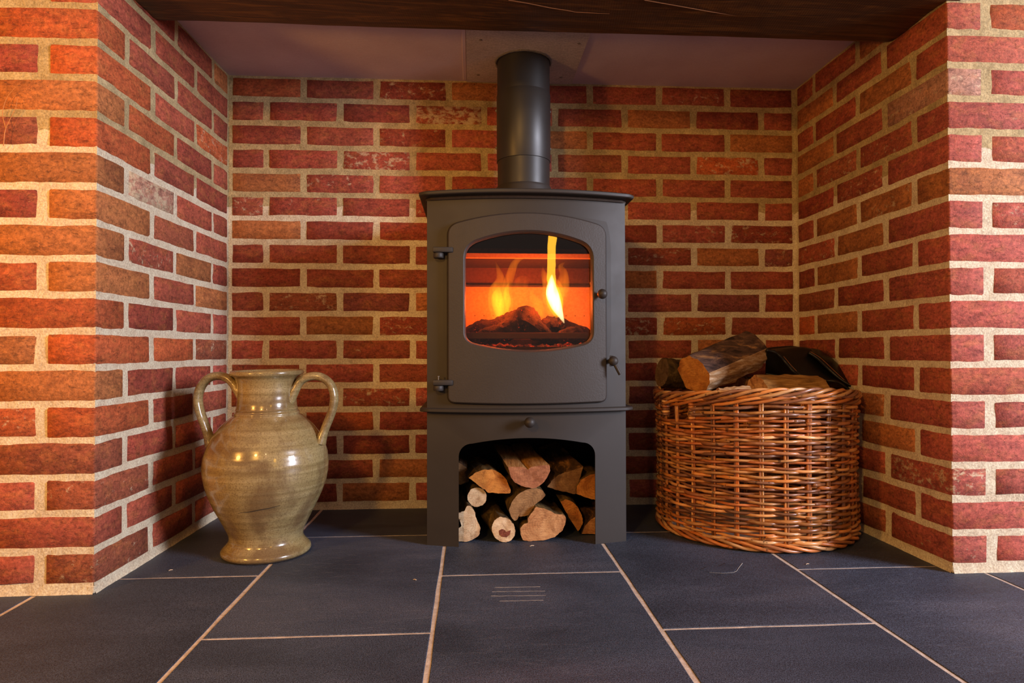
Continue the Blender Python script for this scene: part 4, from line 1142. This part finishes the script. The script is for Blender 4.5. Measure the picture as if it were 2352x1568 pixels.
# bindings at the hand hole edges
for ga in (gap0, gap1):
    sgn = -1 if ga == gap0 else 1
    for k in range(6):
        z = 0.3205+k*0.0072; pts = []
        for i in range(12):
            t = 2*math.pi*i/12; r_ = brad(z)+0.0085*math.cos(t); a = ga+sgn*0.018+0.022*math.sin(t)
            pts.append((BX+r_*math.cos(a), BY+r_*math.sin(a), z))
        wcol(mk('binding', tube(pts, 0.0036, 6, closed=True), MM['wicker'], bk, smooth=True))
mk('basket_floor', lathe([(BR-0.018, 0.010), (BR-0.018, 0.018)], BX, BY, 40), MM['wicker'], bk)

# ------------------------------------------------------------------ logs in the basket
def long_log(label, a, b, sect, bark, end, seed, splits=(), split_mat='split_y', group='logs in the wicker basket', taper=0.95):
    """log lying from point a to b, cross-section given in its own (right, up) frame"""
    a, b = Vector(a), Vector(b); ax = (b-a).normalized(); rt = ax.cross(Vector((0, 0, 1))).normalized(); up = rt.cross(ax)
    n = 52; pts, seg = poly_resample(sect, n); rings = 22; V = []; Lh = (b-a).length
    for r_ in range(rings):
        t = r_/(rings-1); s = 1+(taper-1)*t
        for k, p in enumerate(pts):
            q = a+ax*(Lh*t)+rt*p.x*s+up*p.y*s
            g = 0.0035*noise.noise(Vector((p.x*70, p.y*70, t*5+seed)))+0.0015*noise.noise(Vector((p.x*260, p.y*260, t*9+seed)))
            d = (rt*p.x+up*p.y); d = d.normalized() if d.length > 0 else up
            q += d*g
            if r_ in (0, rings-1): q = q-d*0.001+ax*0.002*noise.noise(Vector((p.x*60, p.y*60, seed)))
            V.append(tuple(q))
    Fb, Fs = [], []
    for r_ in range(rings-1):
        for k in range(n):
            f = (r_*n+k, r_*n+(k+1) % n, (r_+1)*n+(k+1) % n, (r_+1)*n+k)
            (Fs if seg[k] in splits else Fb).append(f)
    o = mk('firewood_log', (V, Fb), MM[bark], None, origin=tuple(a), smooth=True, sharp=40); tag(o, label, 'log', group)
    if Fs: mk('split_face', (V, Fs), MM[split_mat], o, origin=tuple(a), smooth=True, sharp=40)
    for base in (0, rings-1):
        R0 = [Vector(V[base*n+k]) for k in range(n)]; c = sum(R0, Vector())/n; VE = []
        for m_ in range(4): VE += [tuple(c+(p-c)*(1-m_/4)+ax*0.0012*noise.noise((c+(p-c)*(1-m_/4))*70)*(m_ > 0)) for p in R0]
        VE.append(tuple(c))
        FE = [(m_*n+k, m_*n+(k+1) % n, (m_+1)*n+(k+1) % n, (m_+1)*n+k) for m_ in range(3) for k in range(n)]+[(3*n+k, 3*n+(k+1) % n, 4*n) for k in range(n)]
        mk('cut_end', (VE, FE), MM[end], o, origin=tuple(c), smooth=True)
    return o
# big split log on top: near-left end to far-right end
A = at(1592, 862, 0.36); B = at(1722, 806, 0.50)
sect = [(-0.050, 0.016), (-0.034, 0.046), (0.0, 0.058), (0.034, 0.040), (0.056, 0.010), (0.052, -0.018), (0.030, -0.048), (0.0, -0.050), (-0.034, -0.036)]
long_log('thick split log with shaggy bark and pale split side, topmost in the wicker basket', A, B, sect, 'bark_grey', 'end_orange', 3, splits=(4, 5, 6), taper=1.08)
C_ = at(1520, 855, 0.53); D_ = at(1640, 866, 0.55)
long_log('rounded dark olive log at the left rim of the basket', C_, D_, oval(0, 0, 0.050, 0.044, 0.3, 16), 'bark', 'end_brown', 7)
A = at(1738, 894, 0.29); B = at(1882, 890, 0.34)
long_log('stripy yellow-brown split log along the front rim of the basket', A, B, [(-0.045, -0.02), (-0.035, 0.022), (-0.01, 0.040), (0.03, 0.026), (0.05, -0.01), (0.03, -0.035), (-0.02, -0.038)], 'bark', 'end_tan', 11, splits=(0, 1, 2, 3), split_mat='split_yellow', taper=0.85)
A = at(1705, 888, 0.49); B = at(1838, 876, 0.53)
long_log('dark narrow log lying under the black leather glove', A, B, oval(0, 0, 0.036, 0.030, 0, 14), 'bark2', 'end_tan', 15, splits=())
A = at(1650, 912, 0.27); B = at(1722, 905, 0.27)
long_log('reddish split log low at the front, half hidden by the rim', A, B, [(-0.03, -0.02), (-0.022, 0.016), (0.0, 0.024), (0.03, 0.010), (0.024, -0.024)], 'bark2', 'end_red', 19, splits=(0, 1, 2))
for i, (x, y, z_, an, hl, r_, s, lb) in enumerate([(0.68, 0.36, 0.325, 0.5, 0.09, 0.034, 23, 'log end glimpsed through the hand hole of the wicker basket')]):
    d = Vector((math.cos(an), math.sin(an), 0))*hl
    long_log(lb, Vector((x, y, z_))-d, Vector((x, y, z_))+d, oval(0, 0, r_, r_*0.85, 0.2*i, 14), 'bark', 'end_tan', s)

# ------------------------------------------------------------------ black leather fireside glove
gl = empty('fireside_glove', tuple(at(1860, 880, 0.42)), 'black leather fireside glove with thick piped seams, slumped over the right rim of the basket', 'glove')
def sheet(rows, nu, nv, mat, name, bulge=0.0, thick=0.004, seed=0, sub=True):
    G = [smooth_path(r_, nu) for r_ in rows]
    V = []
    for i in range(nu):
        colp = smooth_path([g[i] for g in G], nv)
        for j, p in enumerate(colp):
            u, v = i/(nu-1), j/(nv-1)
            p = p+Vector((0, -0.3, 1)).normalized()*(bulge*math.sin(math.pi*u)*math.sin(math.pi*v)+0.0035*noise.noise(Vector((u*5, v*4, seed))))
            V.append(tuple(p))
    F = [(i*nv+j, i*nv+j+1, (i+1)*nv+j+1, (i+1)*nv+j) for i in range(nu-1) for j in range(nv-1)]
    o = mk(name, (V, F), mat, gl, smooth=True)
    m = o.modifiers.new('s', 'SOLIDIFY'); m.thickness = thick; m.offset = 0
    return o
Gp = lambda L_, Y: [tuple(at(x, y, yy)) for (x, y), yy in zip(L_, Y if hasattr(Y, '__len__') else [Y]*len(L_))]
edgeA = Gp([(1757,803),(1790,799),(1822,798),(1850,803),(1878,806),(1905,824),(1940,856),(1974,887)], [.50,.52,.53,.53,.52,.50,.47,.42])
crease = Gp([(1757,808),(1790,806),(1822,806),(1848,808),(1866,818),(1892,845),(1925,872),(1966,893)], [.45,.46,.47,.47,.46,.45,.43,.40])
front = Gp([(1760,804),(1782,810),(1800,827),(1824,855),(1850,870),(1885,873),(1925,878),(1952,898)], [.44,.435,.43,.42,.415,.41,.40,.395])
low = Gp([(1758,858),(1785,862),(1806,864),(1830,868),(1856,876),(1886,883),(1920,889),(1946,894)], [.50,.49,.48,.47,.46,.45,.44,.42])
sheet([edgeA, crease, front], 32, 14, MM['leather'], 'upper_cuff', 0.006, 0.004, 1)
sheet([front, low], 32, 10, MM['leather'], 'lower_cuff', -0.010, 0.004, 4)
flapA = Gp([(1856,803),(1880,805),(1905,822),(1940,853),(1974,884)], [.50,.50,.48,.45,.405])
flapB = Gp([(1858,810),(1876,822),(1902,846),(1935,874),(1970,893)], [.44,.43,.42,.40,.385])
sheet([flapA, flapB], 24, 8, MM['leather'], 'turned_flap', 0.012, 0.004, 8)
mk('seam_piping', tube(smooth_path(front, 50), [0.0052+0.0006*math.sin(k*1.3) for k in range(50)], 10), MM['piping'], gl, smooth=True)
mk('seam_piping', tube(smooth_path(flapB, 40), 0.0046, 10), MM['piping'], gl, smooth=True)
mk('seam_piping', tube(smooth_path(edgeA, 50), 0.0050, 10), MM['piping'], gl, smooth=True)
mk('seam_piping', tube(smooth_path(low, 50), 0.0045, 10), MM['piping'], gl, smooth=True)
for e in (Gp([(1800,818),(1815,836),(1830,852)], .385), Gp([(1806,803),(1824,802),(1842,806)], .49), Gp([(1862,808),(1885,822),(1915,850),(1945,878)], [.435,.425,.41,.395]), Gp([(1836,864),(1858,872),(1884,873)], .365)):
    mk('worn_edge', tube(smooth_path(e, 20), 0.0007, 5), MM['trim_tan'], gl)

# ------------------------------------------------------------------ crumbs on the hearth and a dry stalk on the pier
for i, (px, py, an, ln, lb) in enumerate([(1222,1254,0.3,0.006,'tiny pale wood splinter on the slate just in front of the log store'), (953,1332,-0.5,0.0045,'tiny pale splinter on the slate tile left of centre'), (1855,1296,0.2,0.0045,'tiny pale splinter on the slate in front of the basket'), (392,1310,0.6,0.004,'tiny pale splinter on the slate left of the vase')]):
    p = on_floor(px, py); d = Vector((math.cos(an), math.sin(an), 0))*ln
    pts = [p-d+Vector((0, 0, .0009)), p+Vector((0, 0.001, .0016)), p+d*0.6+Vector((0, .0, .0012)), p+d+Vector((0, .001, .0011))]
    o = mk('wood_splinter', tube(pts, [.0006, .0010, .0009, .0004], 6), MM['splinter'], None, origin=(p.x, p.y, 0)); tag(o, lb, 'splinter')
S0 = smooth_path([at(*q, -0.012) for q in [(8,335),(12,300),(24,272),(36,248),(40,225)]], 30)
o = mk('dry_grass_stalk', tube(S0, [0.0010*(1-k/40) for k in range(30)], 5), MM['straw'], None, origin=tuple(S0[0]))
tag(o, 'thin dry grass stalk against the orange-lit left pier', 'stalk')
mk('side_blade', tube(smooth_path([at(*q, -0.012) for q in [(14,296),(6,262),(14,228),(30,206),(46,190)]], 24), [0.0009*(1-k/30) for k in range(24)], 5), MM['straw'], o)
